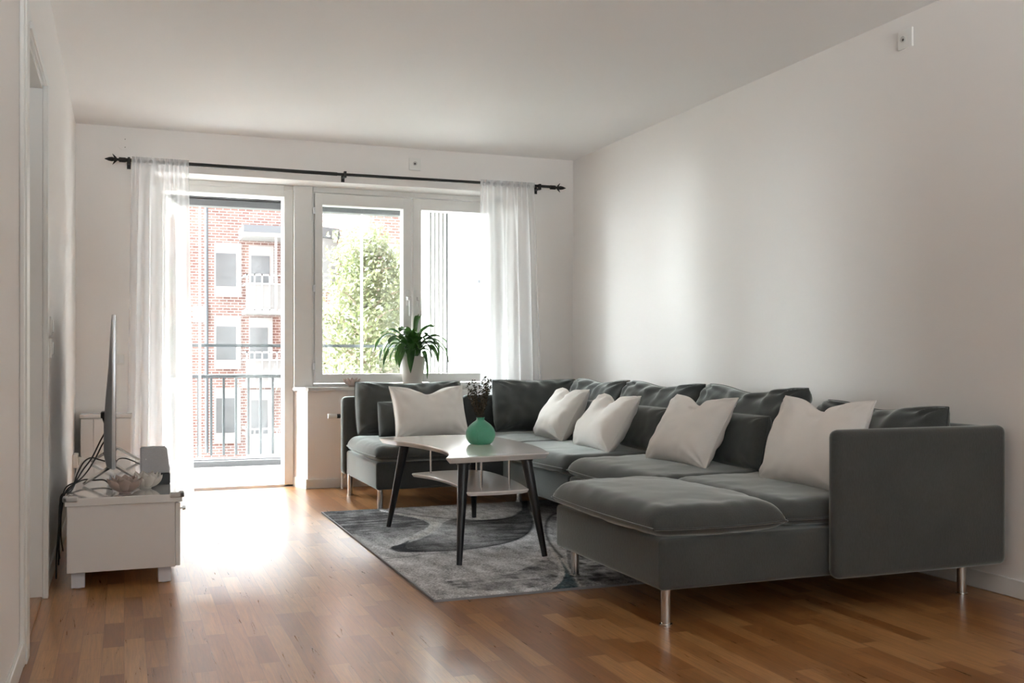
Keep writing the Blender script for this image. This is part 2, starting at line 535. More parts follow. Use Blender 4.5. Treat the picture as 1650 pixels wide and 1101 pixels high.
b = MB().box(XL, OX0, YB, YO, -0.1, ZC).box(OX1, XR, YB, YO, -0.1, ZC).box(OX0, OX1, YB, YO, LZ, ZC)
# parapet under the window, its side splayed towards the balcony door
b.prism([(1.240, 7.425), (2.80, 7.425), (2.80, YO), (1.165, YO), (1.168, 7.62)], -0.1, 0.707)
struct(b, 'wall_back', M['wall'], 'off white wall around the balcony door and window')

# baseboards
b = MB().box(XL, XL + 0.012, YF, 3.46, 0, 0.075, 0.003, 1)
struct(b, 'baseboard_left', M['white_paint'])
b = MB().box(XL, XL + 0.012, 4.60, YB, 0, 0.075, 0.003, 1)
struct(b, 'baseboard_left_far', M['white_paint']).name = 'baseboard_left'
b = MB().box(XR - 0.012, XR, YF, YB, 0, 0.075, 0.003, 1)
struct(b, 'baseboard_right', M['white_paint'])
b = MB().box(1.232, 2.80, 7.413, 7.425, 0, 0.07, 0.003, 1)
b.prism([(1.228, 7.413), (1.240, 7.425), (1.170, 7.62), (1.158, 7.62)], 0, 0.07)
b.box(XL, OX0, YB - 0.012, YB, 0, 0.07)
b.box(OX1, XR, YB - 0.012, YB, 0, 0.07)
struct(b, 'baseboard_back', M['white_paint'])

# doorway on the left: casing, lining and an unseen closed leaf added against light leaks
XF = -0.286
d2 = MB()
d2.box(XL, XF, 3.455, 3.655, 0, 2.085, 0.004, 2).box(XL, XF, 4.41, 4.585, 0, 2.085, 0.004, 2)
d2.box(XL, XF, 3.655, 4.41, 2.02, 2.085, 0.004, 2)
d2.box(XF - 0.006, XF + 0.006, 4.412, 4.455, 0, 2.046, 0.002, 1).box(XF - 0.006, XF + 0.006, 3.657, 4.411, 2.022, 2.046, 0.002, 1)
d2.box(XF - 0.006, XF + 0.005, 3.49, 3.585, 0, 2.083, 0.002, 1)
door2 = struct(d2, 'door_2', M['white_paint'], 'white casing of the doorway in the left wall')
l2 = MB().box(XL - 0.16, XL, 3.655, 3.668, 0, 2.02).box(XL - 0.16, XL, 4.397, 4.41, 0, 2.02).box(XL - 0.16, XL, 3.655, 4.41, 2.007, 2.02)
l2.box(XL - 0.10, XL - 0.055, 4.380, 4.397, 0, 2.007)
struct(l2, 'jamb', M['white_paint'], parent=door2)
lf = MB().box(XL - 0.145, XL - 0.105, 3.67, 4.395, 0.005, 2.005, 0.002, 1)
struct(lf, 'door_leaf', M['white_paint'], parent=door2)
th = MB().box(XL - 0.10, XL, 3.668, 4.397, 0.0, 0.012, 0.003, 1)
struct(th, 'threshold', M['oak'], parent=door2)

# ------------------------------------------------------------------ balcony door
FY = 7.56
d1 = MB()
DZT = 2.128                    # underside of the door head
d1.box(0.205, 0.275, 7.58, 7.76, 0.0, LZ, 0.004, 1)          # left jamb
d1.box(1.098, 1.166, 7.60, 7.76, 0.0, LZ, 0.004, 1)          # right jamb
d1.box(0.275, 1.098, 7.58, 7.76, DZT, LZ, 0.004, 1)          # head
d1.box(1.166, 1.300, 7.565, 7.76, 0.70, LZ, 0.003, 1)        # post to the window
d1.box(0.205, 1.166, 7.575, 7.585, 2.178, 2.182)
door1 = struct(d1, 'door_1', M['white_paint'], 'white frame of the open balcony door')
t1 = MB().box(0.205, 1.17, 7.60, 7.80, -0.02, 0.022, 0.006, 2)
struct(t1, 'threshold', M['silver'], parent=door1)
# the leaf stands open on the balcony, hinged on the left jamb
ang = math.radians(77)
LM = Matrix.Translation((0.285, 7.765, 0)) @ Matrix.Rotation(ang, 4, 'Z')


def leaf_box(mb, x0, x1, y0, y1, z0, z1):
    bm = bmesh.new(); bmesh.ops.create_cube(bm, size=1.0)
    for p in bm.verts:
        p.co = Vector(((x0 + x1) / 2 + p.co.x * (x1 - x0), (y0 + y1) / 2 + p.co.y * (y1 - y0), (z0 + z1) / 2 + p.co.z * (z1 - z0)))
    mb.take(bm, LM)


lf = MB()
leaf_box(lf, 0, 0.085, 0, 0.05, 0.03, 2.12); leaf_box(lf, 0.715, 0.80, 0, 0.05, 0.03, 2.12)
leaf_box(lf, 0.085, 0.715, 0, 0.05, 0.03, 0.14); leaf_box(lf, 0.085, 0.715, 0, 0.05, 2.03, 2.12)
leaf_box(lf, 0.085, 0.715, 0, 0.05, 0.70, 0.79)
leaf = struct(lf, 'door_leaf', M['white_paint'], parent=door1)
g = MB(); leaf_box(g, 0.085, 0.715, 0.02, 0.028, 0.79, 2.03); leaf_box(g, 0.085, 0.715, 0.02, 0.028, 0.14, 0.70)
struct(g, 'glass_pane', M['glass'], parent=leaf)
hd = MB(); leaf_box(hd, 0.74, 0.775, -0.012, 0.0, 0.98, 1.13); leaf_box(hd, 0.66, 0.765, -0.05, -0.03, 1.04, 1.06); leaf_box(hd, 0.75, 0.765, -0.05, 0, 1.04, 1.06)
struct(hd, 'door_handle', M['handle_white'], parent=leaf)

# ------------------------------------------------------------------ window
w = MB()
WX0, WX1 = 1.300, 2.765
WT, WB_ = LZ, 0.733
w.box(WX0, WX1 + 0.035, 7.575, 7.76, 2.175, WT, 0.003, 1)
w.box(WX0, WX1 + 0.035, 7.575, 7.76, WB_, 0.755, 0.003, 1)
w.box(WX0 - 0.002, WX0 + 0.012, 7.575, 7.76, WB_, WT, 0.003, 1)
w.box(WX1 - 0.03, WX1 + 0.035, 7.575, 7.76, WB_, WT, 0.003, 1)
win = struct(w, 'window_1', M['white_paint'], 'white two sash window above the sill')


def sash(x0, x1, gx0, gx1):
    s = MB()
    z0, z1, gz0, gz1 = 0.762, 2.168, 0.828, 2.082
    s.box(x0, gx0, FY, 7.66, z0, z1, 0.004, 2).box(gx1, x1, FY, 7.66, z0, z1, 0.004, 2)
    s.box(gx0 - 0.004, gx1 + 0.004, FY + 0.0005, 7.66, z0, gz0, 0.004, 2).box(gx0 - 0.004, gx1 + 0.004, FY + 0.0005, 7.66, gz1, z1, 0.004, 2)
    o = struct(s, 'sash', M['white_paint'], parent=win)
    g = MB().box(gx0 - 0.003, gx1 + 0.003, 7.645, 7.652, gz0 - 0.003, gz1 + 0.003)
    struct(g, 'glass_pane', M['glass'], parent=o)
    return o


s1 = sash(1.318, 2.052, 1.374, 1.988)
s2 = sash(2.066, 2.735, 2.131, 2.690)
for sx, so in ((2.022, s1), (2.100, s2)):
    h = MB().box(sx - 0.012, sx + 0.012, FY - 0.012, FY + 0.002, 1.345, 1.465, 0.003, 2)
    h.box(sx - 0.010, sx + 0.012, FY - 0.042, FY - 0.010, 1.385, 1.412, 0.003, 2)
    h.box(sx + 0.002, sx + 0.022, FY - 0.042, FY - 0.026, 1.265, 1.412, 0.004, 2)
    o = struct(h, 'handle', M['handle_white'], parent=so)
for hz in (2.035, 1.46, 0.885):
    h = MB().rod((1.309, FY - 0.008, hz - 0.024), (1.309, FY - 0.008, hz + 0.024), 0.009, n=12)
    h.box(1.300, 1.318, FY - 0.004, FY + 0.012, hz - 0.016, hz + 0.016)
    struct(h, 'hinge', M['silver'], parent=s1, smooth=35)
sl = MB().prism([(1.150, 7.61), (1.222, 7.405), (1.24, 7.385), (2.80, 7.385), (2.80, 7.58), (1.155, 7.62)], 0.708, 0.733)
struct(sl, 'window_sill', simple('grey white stone sill', (0.56, 0.535, 0.515), 0.35, bscale=30, var=0.05), parent=win)

# ------------------------------------------------------------------ balcony and the outside
BY = 9.52
b = MB().box(-1.6, 3.2, YO, 9.62, -0.25, -0.015)
tag(b.build('balcony_floor', M['concrete'], smooth=0), 'pale balcony floor outside the open door', 'balcony', kind='structure')
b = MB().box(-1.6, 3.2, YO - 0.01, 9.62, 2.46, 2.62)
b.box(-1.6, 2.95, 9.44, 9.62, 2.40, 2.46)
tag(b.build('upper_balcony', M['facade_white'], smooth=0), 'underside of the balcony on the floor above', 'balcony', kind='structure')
b = MB().box(-50.0, XL - 0.2, YO - 0.3, YO, -4.5, 10).box(3.6, 50, 10.3, 10.5, -4.5, 10)
b.box(XL - 0.2, 3.6, YO - 0.3, YO, 2.75, 10)
b.box(XL - 0.2, XR + 0.2, YO - 0.35, YO - 0.11, -4.5, -0.12)
tag(b.build('exterior_wall', M['brick'], smooth=0), kind='structure')  # unseen house wall, stretched to keep the rear glow off the brick building

r = empty('balcony_railing', (0.6, BY, 0), 'grey metal balcony railing with upright bars', 'railing')
MB().box(-1.6, 2.88, BY - 0.018, BY + 0.018, 1.045, 1.072).build('handrail', M['rail_grey'], r)
MB().box(-1.6, 2.88, BY - 0.022, BY + 0.022, 0.765, 0.795).build('middle_rail', M['rail_grey'], r)
for i in range(-17, 20):
    x = at(340.3, 660, BY).x + i * 0.1085
    if -1.6 < x < 2.85:
        MB().box(x - 0.011, x + 0.011, BY - 0.006, BY + 0.006, 0.07, 0.77).build('bar', M['rail_grey'], r)
gz = empty('balcony_glazing', (0.6, BY - 0.12, 0), 'sliding glass screen in dark tracks along the balcony edge', 'glass screen')
GY = BY - 0.12
mbt = MB().box(-1.6, 2.44, GY - 0.06, GY + 0.06, 2.285, 2.345, 0.004, 1).box(-1.6, 2.44, GY - 0.05, GY + 0.08, 2.355, 2.45)
mbt.build('top_track', M['blinds'], gz, smooth=0)
MB().box(-1.6, 2.64, GY - 0.07, GY - 0.005, -0.015, 0.035, 0.004, 1).box(-1.6, 2.64, GY + 0.005, GY + 0.06, -0.015, 0.045, 0.004, 1).build('bottom_track', M['blinds'], gz, smooth=0)
for x in (-0.85, at(322, 500, GY).x, at(583, 470, GY).x):
    MB().box(x - 0.009, x + 0.009, GY - 0.012, GY + 0.012, 0.045, 2.285).build('panel_edge', M['white_paint'], gz)
MB().box(-1.6, 2.44, GY - 0.004, GY + 0.004, 0.05, 2.285).build('glass_pane', M['glass'], gz)
# folded panels stacked at the right end, and the post
st = empty('folded_glass_panels', (2.78, GY, 0), 'pale screen panels folded together beside the dark post', 'glass panels')
for i in range(5):
    x = 2.665 + i * 0.040
    MB().box(x, x + 0.024, GY - 0.16, GY + 0.10, 0.03, 2.45, 0.004, 1).build('panel', M['white_paint'], st)
MB().box(2.862, 2.882, GY - 0.19, GY - 0.165, 1.27, 1.46).build('latch', M['plastic_white'], st)
tag(MB().box(2.885, 2.905, GY - 0.03, GY - 0.01, -0.015, 2.46).build('balcony_post', M['iron']), 'thin dark post at the right end of the balcony', 'post')

# projecting wing of this house, with a small window
wg = MB().box(3.2, 3.6, YO, 10.5, -4.5, 3.4)
wing = tag(wg.build('wing_wall', M['render_white'], smooth=0), 'white rendered wall closing the right side of the balcony', 'wall', kind='structure')
a0 = 9.93; a1 = 8.55
MB().box(3.14, 3.2, a1, a0 - 0.02, 1.655, 1.685).build('window_sill', M['rail_grey'], wing, smooth=0)
MB().box(3.17, 3.2, a1 + 0.05, a0 - 0.17, 1.72, 2.16).build('window_frame', M['scr'], wing, smooth=0)
MB().box(3.162, 3.172, a1 + 0.1, a0 - 0.50, 1.80, 2.08).build('window_pane', M['facade_pane'], wing, smooth=0)

# ---- opposite brick building
AY = 40.0
CXn = 6.31
Bd = Vector((0.59, -0.81, 0)).normalized()
Bp0 = Vector((CXn, AY, 0)); Bp1 = Bp0 + Bd * 3.6
bd = empty('apartment_building', (2.0, AY, -4.5), 'brick apartment building across the courtyard with white framed windows', 'building')
wl = MB().prism([(-22, AY), (Bp0.x, Bp0.y), (Bp1.x, Bp1.y), (26, Bp1.y), (26, AY + 10), (-22, AY + 10)], -4.5, 15.2)
wl.build('brick_wall', M['brick'], bd, smooth=0)


def abox(name, x0, y0, x1, y1, d0, d1, mat, parent):
    """photo rectangle on the facade -> a box standing proud of it"""
    p = at(x0, y0, AY); q = at(x1, y1, AY)
    return MB().box(min(p.x, q.x), max(p.x, q.x), AY - d1, AY - d0, min(p.z, q.z), max(p.z, q.z)).build(name, M[mat], parent, smooth=0)


def awin(sx0, sy0, sx1, sy1, gx0, gy0, gx1, gy1):
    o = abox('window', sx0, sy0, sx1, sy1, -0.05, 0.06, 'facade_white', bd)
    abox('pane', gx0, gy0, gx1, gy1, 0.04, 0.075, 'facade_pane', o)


awin(345.3, 391, 388.5, 479, 347.5, 408, 380, 462)
awin(345.3, 509, 388, 595, 348, 526, 380, 580)
awin(345.3, 625, 387.5, 714, 348, 642, 379, 697)
awin(401, 512, 439, 600, 402.5, 528, 431, 585)
awin(401, 396, 441, 470, 404, 412, 434, 462)
awin(401, 628, 439, 715, 404, 645, 431, 705)
for sx in (215, 262):
    for sy in (391, 509, 625):
        awin(sx, sy, sx + 36, sy + 86, sx + 4, sy + 17, sx + 32, sy + 70)
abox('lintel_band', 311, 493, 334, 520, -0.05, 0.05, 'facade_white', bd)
p0 = at(332.5, 330, AY - 0.2); p1 = at(333, 730, AY - 0.2)
MB().rod(p0, p1, 0.07, n=10).build('downpipe', M['pipe_grey'], bd)


def abalcony(yt, ym, yb, canopy=None, x0=394, x1=462):
    p = at(x0, yb, AY); q = at(x1, yt, AY); zm = at(x0, ym, AY).z
    D = 1.5
    # the balcony stands forward: keep its size in metres
    X0, X1 = p.x - 0.1, q.x; zt, zb = q.z, p.z
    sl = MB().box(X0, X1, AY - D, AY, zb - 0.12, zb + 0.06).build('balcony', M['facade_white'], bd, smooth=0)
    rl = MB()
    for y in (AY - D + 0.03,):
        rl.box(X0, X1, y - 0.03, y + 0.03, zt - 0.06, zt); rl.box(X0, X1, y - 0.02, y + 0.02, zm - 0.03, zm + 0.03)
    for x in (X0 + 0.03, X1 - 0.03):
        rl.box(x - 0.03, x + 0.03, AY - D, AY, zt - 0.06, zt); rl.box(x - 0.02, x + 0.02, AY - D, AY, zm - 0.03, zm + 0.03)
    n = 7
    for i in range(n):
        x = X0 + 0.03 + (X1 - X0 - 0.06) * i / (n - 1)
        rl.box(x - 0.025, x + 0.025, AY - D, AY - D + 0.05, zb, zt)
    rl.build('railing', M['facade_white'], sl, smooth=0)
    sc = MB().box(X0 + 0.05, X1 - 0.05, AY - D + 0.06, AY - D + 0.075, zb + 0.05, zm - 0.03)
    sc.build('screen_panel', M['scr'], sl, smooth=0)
    if canopy:
        c0 = at(x0, canopy[0], AY).z; c1 = at(x0, canopy[1], AY).z
        cn = MB().prism([(X0 - 0.1, AY - D - 0.2), (X1, AY - D - 0.2), (X1, AY), (X0 - 0.1, AY)], c1, c1 + 0.14).build('canopy', M['facade_white'], bd, smooth=0)
        MB().box(X0 - 0.12, X1, AY - D - 0.22, AY, c1 + 0.14, c0).build('canopy_roof', M['facade_grey'], cn, smooth=0)
        MB().rod((at(436, 400, AY).x, AY - D, zb), (at(436, 400, AY).x, AY - D, c1), 0.045, n=8).build('post', M['facade_white'], cn)


abalcony(448, 461, 503, canopy=(371, 388))
abalcony(567, 580, 618)
abalcony(685, 697, 738)


def bpt(px):
    """where the sight line through column px meets the angled facade"""
    k = (px - CX) / F
    dx, dy = k * CC + SS, CC - k * SS
    # (CXn + t*bx)/ (AY + t*by) = dx/dy
    m_ = dx / dy
    t = (m_ * AY - CXn) / (Bd.x - m_ * Bd.y)
    return t


def bbox(name, x0, y0, x1, y1, d0, d1, mat, parent):
    t0, t1 = bpt(x0), bpt(x1)
    P = Bp0 + Bd * t0; Q = Bp0 + Bd * t1
    zt = at(x0, y0, P.y).z; zb = at(x0, y1, P.y).z
    nrm = Vector((-0.81, -0.59, 0)).normalized()
    a, b_, c, d = P + nrm * d0, Q + nrm * d0, Q + nrm * d1, P + nrm * d1
    return MB().prism([(a.x, a.y), (b_.x, b_.y), (c.x, c.y), (d.x, d.y)], zb, zt).build(name, M[mat], parent, smooth=0)


cn = bbox('bay', 500, 390, 543, 470, 0, 0.9, 'scr', bd)
bbox('bay_roof', 498, 374, 547, 390, 0, 1.1, 'facade_grey', cn)
wn = bbox('window', 561, 398, 586, 470, -0.02, 0.06, 'facade_white', bd)
bbox('pane', 565, 410, 582, 460, 0.04, 0.08, 'facade_pane', wn)
wn = bbox('window', 503, 505, 517, 590, -0.02, 0.06, 'facade_white', bd)
bbox('pane', 505, 515, 515, 580, 0.04, 0.08, 'facade_pane', wn)
CYn = Bp1.y
for (x0, x1) in ((618, 642), (668, 700)):
    for (y0, y1) in ((393, 470), (500, 580)):
        p = at(x0, y0, CYn); q = at(x1, y1, CYn)
        o = MB().box(p.x, q.x, CYn - 0.06, CYn + 0.02, q.z, p.z).build('window', M['facade_white'], bd, smooth=0)
        MB().box(p.x + 0.15, q.x - 0.15, CYn - 0.08, CYn - 0.04, q.z + 0.35, p.z - 0.3).build('pane', M['facade_pane'], o, smooth=0)

gd = MB().box(-40, 40, YO - 0.3, 60, -4.8, -4.5)
tag(gd.build('courtyard_ground', M['ground'], smooth=0), kind='structure')


def make_tree(seed, h, rad, n_leaf):
    rnd = random.Random(seed)
    root = bpy.data.objects.new('tree', None); COL.objects.link(root)
    tr = MB()
    tr.tube(catmull([(0, 0, 0), (0.05, 0.02, h * 0.3), (-0.03, 0.03, h * 0.65), (0, 0, h * 0.97)], 6), [0.13 * (1 - i / 19) + 0.015 for i in range(19)], 8)
    lv = MB()
    br = []
    for i in range(46):
        z = h * (0.25 + 0.7 * i / 46)
        a = i * 2.399 + rnd.uniform(-0.3, 0.3)
        L = rad * (1.0 - ((z / h - 0.45) / 0.62) ** 2) * rnd.uniform(0.7, 1.1)
        L = max(L, 0.3)
        d = Vector((math.cos(a), math.sin(a), 0))
        p = [Vector((0, 0, z)), Vector((0, 0, z)) + d * L * 0.5 + Vector((0, 0, L * 0.38)), Vector((0, 0, z)) + d * L + Vector((0, 0, L * 0.5))]
        c = catmull(p, 5)
        tr.tube(c, [0.035 * (1 - k / len(c)) + 0.006 for k in range(len(c))], 5)
        br.append(c)
    for k in range(n_leaf):
        c = rnd.choice(br); q = c[min(len(c) - 1, int(len(c) * rnd.random() ** 0.6))]
        p = q + Vector((rnd.gauss(0, 0.2), rnd.gauss(0, 0.2), rnd.gauss(0, 0.2)))
        s = rnd.uniform(0.035, 0.075)
        u = Vector((rnd.gauss(0, 1), rnd.gauss(0, 1), rnd.gauss(0, 1))).normalized(); v = u.orthogonal().normalized()
        lv.add([p - u * s, p + v * s * 0.6 + u * 0.1 * s, p + u * s, p - v * s * 0.6], [(0, 1, 2, 3)])
    tr.build('trunk', M['bark'], root, loc=(0, 0, 0))
    f = lv.build('foliage', M['tree_leaf'], root, smooth=0, loc=(0, 0, 0))
    return root


t0 = make_tree(3, 8.3, 1.35, 14000)
c0 = at(588, 560, 21)
t0.location = (c0.x, 21, -4.5)
tag(t0, 'pale green spring tree outside the window above the sill', 'tree', 'courtyard trees')
t3 = copy_tree(t0)
c0 = at(668, 560, 26); t3.location = (c0.x, 26, -4.5); t3.rotation_euler.z = 4.0
tag(t3, 'farther pale tree mostly hidden behind the window mullion', 'tree', 'courtyard trees')

# ------------------------------------------------------------------ curtain rod and curtains
RY, RZ = 7.245, 2.263
rod = empty('curtain_rod', (1.55, RY, RZ), 'black iron curtain rod with spear finials above the window', 'curtain rod')
XA, XB_ = -0.02, 3.10
MB().rod((XA, RY, RZ), (1.42, RY, RZ - 0.004), 0.0125, n=14).rod((1.42, RY, RZ - 0.004), (XB_, RY, RZ + 0.004), 0.0105, n=14).build('pole', M['iron'], rod)
for s, x in ((-1, XA), (1, XB_)):
    f = MB()
    f.rod((x - s * 0.03, RY, RZ), (x + s * 0.012, RY, RZ), 0.016, n=14)
    prof = [(0.0, 0.012), (0.02, 0.008), (0.04, 0.011), (0.055, 0.015), (0.075, 0.012), (0.10, 0.002)]
    for i in range(len(prof) - 1):
        f.rod((x + s * prof[i][0], RY, RZ), (x + s * prof[i + 1][0], RY, RZ), prof[i][1], prof[i + 1][1], n=12)
    for k in range(4):
        a = math.pi / 2 * k
        d = Vector((0, math.cos(a), math.sin(a)))
        o = Vector((x + s * 0.03, RY, RZ))
        f.tube([o, o + d * 0.014 + Vector((s * 0.006, 0, 0)), o + d * 0.036 + Vector((s * 0.022, 0, 0))], [0.010, 0.0075, 0.001], 6)
    f.build('finial', M['iron'], rod)
for x in (0.03, at(556, 286, RY).x, 2.98):
    f = MB().box(x - 0.008, x + 0.008, RY - 0.004, YB + 0.002, RZ - 0.022, RZ - 0.010).box(x - 0.012, x + 0.012, YB - 0.006, YB, RZ - 0.045, RZ + 0.02)
    f.box(x - 0.008, x + 0.008, RY - 0.016, RY + 0.016, RZ - 0.026, RZ + 0.018)
    f.build('bracket', M['iron'], rod, smooth=0)


def curtain(x0t, x1t, x0b, x1b, zb, seed, freq, label, plain):
    """gathered at the rod, wider at the foot; `plain` = part of the width that hangs flat"""
    rnd = random.Random(seed)
    nu, nv = 360, 60
    ph = [rnd.uniform(0, 6.28) for _ in range(6)]
    mb = MB(); V = []
    zt = RZ + 0.022
    for j in range(nv + 1):
        t = j / nv
        z = zt + (zb - zt) * t
        for i in range(nu + 1):
            u = i / nu
            x = (x0t + (x1t - x0t) * u) * (1 - t) + (x0b + (x1b - x0b) * u) * t
            pl = plain(u)
            fine = math.sin(u * 2 * math.pi * freq * 2.3 + ph[0] + 2 * math.sin(u * 9)) * 0.008 * max(0.0, 1 - t * 5)
            amp = (0.016 + 0.020 * min(1, t * 1.6)) * pl
            big = math.sin(u * 2 * math.pi * freq + ph[1] + 0.9 * math.sin(u * 7 + ph[2]) + 0.25 * math.sin(3 * t + ph[3])) * amp
            big += 0.4 * amp * math.sin(u * 2 * math.pi * freq * 1.9 + ph[4] + t)
            y = RY + 0.0 + fine + big * min(1, 0.25 + t * 4)
            dx = 0.012 * pl * math.cos(u * 2 * math.pi * freq + ph[1]) * min(1, t * 4)
            if t < 0.012:
                y = RY - 0.013 + 0.4 * fine
            V.append((x + dx, y - 0.012, z))
    Fc = []
    for j in range(nv):
        for i in range(nu):
            a = j * (nu + 1) + i
            Fc.append((a, a + 1, a + nu + 2, a + nu + 1))
    mb.add(V, Fc)
    o = mb.build('curtain', M['sheer'], smooth=180)
    tag(o, label, 'curtain', 'sheer curtains')
    # hem band at the foot and the rod pocket at the top are the same cloth folded double
    hm = MB(); n0 = int(nv * 0.985) * (nu + 1)
    hv = [(p[0], p[1] - 0.002, p[2]) for p in V[(nv - 2) * (nu + 1):]]
    hf = [(j * (nu + 1) + i, j * (nu + 1) + i + 1, (j + 1) * (nu + 1) + i + 1, (j + 1) * (nu + 1) + i) for j in range(2) for i in range(nu)]
    hm.add(hv, hf); hm.build('hem', M['sheer'], o, smooth=180)
    rp = MB(); rv = []
    for i in range(nu + 1):
        u = i / nu; x = x0t + (x1t - x0t) * u
        f_ = math.sin(u * 2 * math.pi * freq * 2.3 + ph[0] + 2 * math.sin(u * 9)) * 0.003
        for k in range(7):
            a = math.pi * k / 6
            rv.append((x, RY - math.sin(a) * (0.017 + f_) , RZ + 0.022 * math.cos(a)))
    rf = [(i * 7 + k, (i + 1) * 7 + k, (i + 1) * 7 + k + 1, i * 7 + k + 1) for i in range(nu) for k in range(6)]
    rp.add(rv, rf); rp.build('rod_pocket', M['sheer'], o, smooth=180)
    return o


xl0 = at(212, 260, RY).x; xl1 = at(304, 262, RY).x
curtain(xl0, xl1, at(203, 760, RY).x, at(313, 780, RY).x, 0.035, 5, 4.6, 'white sheer curtain hanging to the floor beside the balcony door', lambda u: 1.0 if u < 0.6 else max(0.12, 1 - (u - 0.6) * 4))
xr0 = at(773, 295, RY).x; xr1 = at(860, 297, RY).x
curtain(xr0, xr1, at(773, 640, RY).x, at(876, 640, RY).x, 0.06, 9, 4.2, 'white sheer curtain hanging at the right edge of the window', lambda u: 1.0 if u > 0.45 else max(0.10, 1 - (0.45 - u) * 4))

# ------------------------------------------------------------------ plates, switches and outlets
o = MB().box(XR - 0.012, XR, 3.625, 3.712, 2.345, 2.432, 0.004, 2).build('ceiling_lamp_outlet', M['plastic_white'])
tag(o, 'white square lamp outlet high on the right wall', 'outlet')
MB().rod((XR - 0.017, 3.678, 2.388), (XR - 0.011, 3.678, 2.388), 0.014, n=20).build('socket', M['plastic_grey'], o)
MB().rod((XR - 0.018, 3.674, 2.384), (XR - 0.0165, 3.674, 2.384), 0.006, n=12).build('hole', M['dark_hole'], o)
q = at(668, 264, YB)
o = MB().box(q.x - 0.045, q.x + 0.045, YB - 0.012, YB, q.z - 0.05, q.z + 0.04, 0.004, 2).build('ceiling_lamp_outlet', M['plastic_white'])
tag(o, 'white square lamp outlet above the window', 'outlet')
MB().rod((q.x, YB - 0.018, q.z), (q.x, YB - 0.011, q.z), 0.015, n=20).build('socket', M['plastic_grey'], o)
MB().rod((q.x - 0.002, YB - 0.0195, q.z - 0.003), (q.x - 0.002, YB - 0.018, q.z - 0.003), 0.007, n=12).build('hole', M['dark_hole'], o)
q = at(199, 231, YB)
o = MB().rod((q.x, YB - 0.006, q.z), (q.x, YB, q.z), 0.043, n=40).build('blank_cover_plate', M['wall'])
tag(o, 'round painted cover plate with two small screws above the curtain', 'cover plate')
for s in (-1, 1):
    MB().rod((q.x + 0.010, YB - 0.0075, q.z + s * 0.027), (q.x + 0.010, YB - 0.005, q.z + s * 0.027), 0.003, n=8).build('screw', M['dark_hole'], o)
q = at(195, 579, YB)
o = MB().box(q.x - 0.022, q.x + 0.022, YB - 0.012, YB, q.z - 0.036, q.z + 0.036, 0.004, 2).build('light_switch', M['plastic_white'])
tag(o, 'small white switch on the far wall beside the left curtain', 'switch')
MB().box(q.x - 0.014, q.x + 0.018, YB - 0.016, YB - 0.010, q.z - 0.026, q.z + 0.026, 0.002, 1).build('rocker', M['handle_white'], o)
for nm, z0, lab in (('light_switch', 1.085, 'upper white light switch on the left wall past the doorway'), ('light_switch', 0.99, 'lower white light switch on the left wall past the doorway')):
    o = MB().box(XL, XL + 0.011, 4.76, 4.845, z0 - 0.042, z0 + 0.042, 0.004, 2).build(nm, M['plastic_white'])
    tag(o, lab, 'switch', 'light switches by the doorway')
    MB().box(XL + 0.010, XL + 0.017, 4.775, 4.83, z0 - 0.028, z0 + 0.028, 0.003, 1).build('rocker', M['handle_white'], o)
o = MB().box(XL, XL + 0.030, 6.90, 7.05, 0.26, 0.345, 0.006, 2).build('wall_socket', M['plastic_white'])
tag(o, 'white double socket low on the left wall behind the television', 'socket')
MB().box(XL + 0.026, XL + 0.055, 6.93, 6.975, 0.275, 0.325, 0.008, 2).build('plug', M['plastic_white'], o)

# ------------------------------------------------------------------ white cabinet in the far left corner
cb = empty('low_cabinet', (-0.12, 7.19, 0), 'low white cabinet in the corner behind the television', 'cabinet')
MB().box(-0.262, 0.045, 7.09, 7.315, 0.0, 0.562, 0.003, 1).build('body', M['lacquer'], cb, smooth=0)
MB().box(-0.268, 0.05, 7.07, 7.315, 0.562, 0.584, 0.003, 1).build('top', M['lacquer'], cb, smooth=0)
MB().box(-0.259, -0.184, 7.074, 7.09, 0.04, 0.556, 0.002, 1).build('door', M['stand_white'], cb, smooth=0)
MB().box(-0.181, 0.042, 7.074, 7.09, 0.04, 0.556, 0.002, 1).build('door', M['stand_white'], cb, smooth=0)

# ------------------------------------------------------------------ tv stand
TX0, TX1, TY0, TY1, TZ = -0.222, 0.205, 4.50, 6.38, 0.378
ts = empty('tv_stand', (0, 5.44, 0), 'long low white glossy tv stand along the left wall', 'tv stand')
MB().box(TX0 + 0.004, TX1 - 0.004, TY0 + 0.012, TY1 - 0.012, 0.072, 0.345, 0.002, 1).build('body', M['stand_white'], ts, smooth=0)
MB().box(TX0 - 0.004, TX1 + 0.024, TY0 + 0.004, TY1, 0.345, TZ, 0.003, 2).build('top', M['high_gloss'], ts, smooth=0)
for i in range(3):
    y0 = TY0 + 0.012 + i * 0.616
    d = MB().box(TX1 - 0.003, TX1 + 0.016, y0 + 0.002, y0 + 0.612, 0.076, 0.340, 0.002, 1).build('door', M['high_gloss'], ts, smooth=0)
    k = MB().rod((TX1 + 0.016, y0 + 0.06, 0.31), (TX1 + 0.030, y0 + 0.06, 0.31), 0.004, n=10).rod((TX1 + 0.028, y0 + 0.06, 0.31), (TX1 + 0.040, y0 + 0.06, 0.31), 0.010, 0.008, n=14)
    k.build('knob', M['silver'], d)
for (x, y) in ((TX0 + 0.045, TY0 + 0.075), (TX1 - 0.045, TY0 + 0.075), (TX0 + 0.045, TY1 - 0.075), (TX1 - 0.045, TY1 - 0.075)):
    MB().box(x - 0.026, x + 0.026, y - 0.026, y + 0.026, 0.004, 0.074, 0.002, 1).rod((x, y, 0), (x, y, 0.005), 0.016, n=12).build('leg', M['foot_blue'], ts, smooth=30)
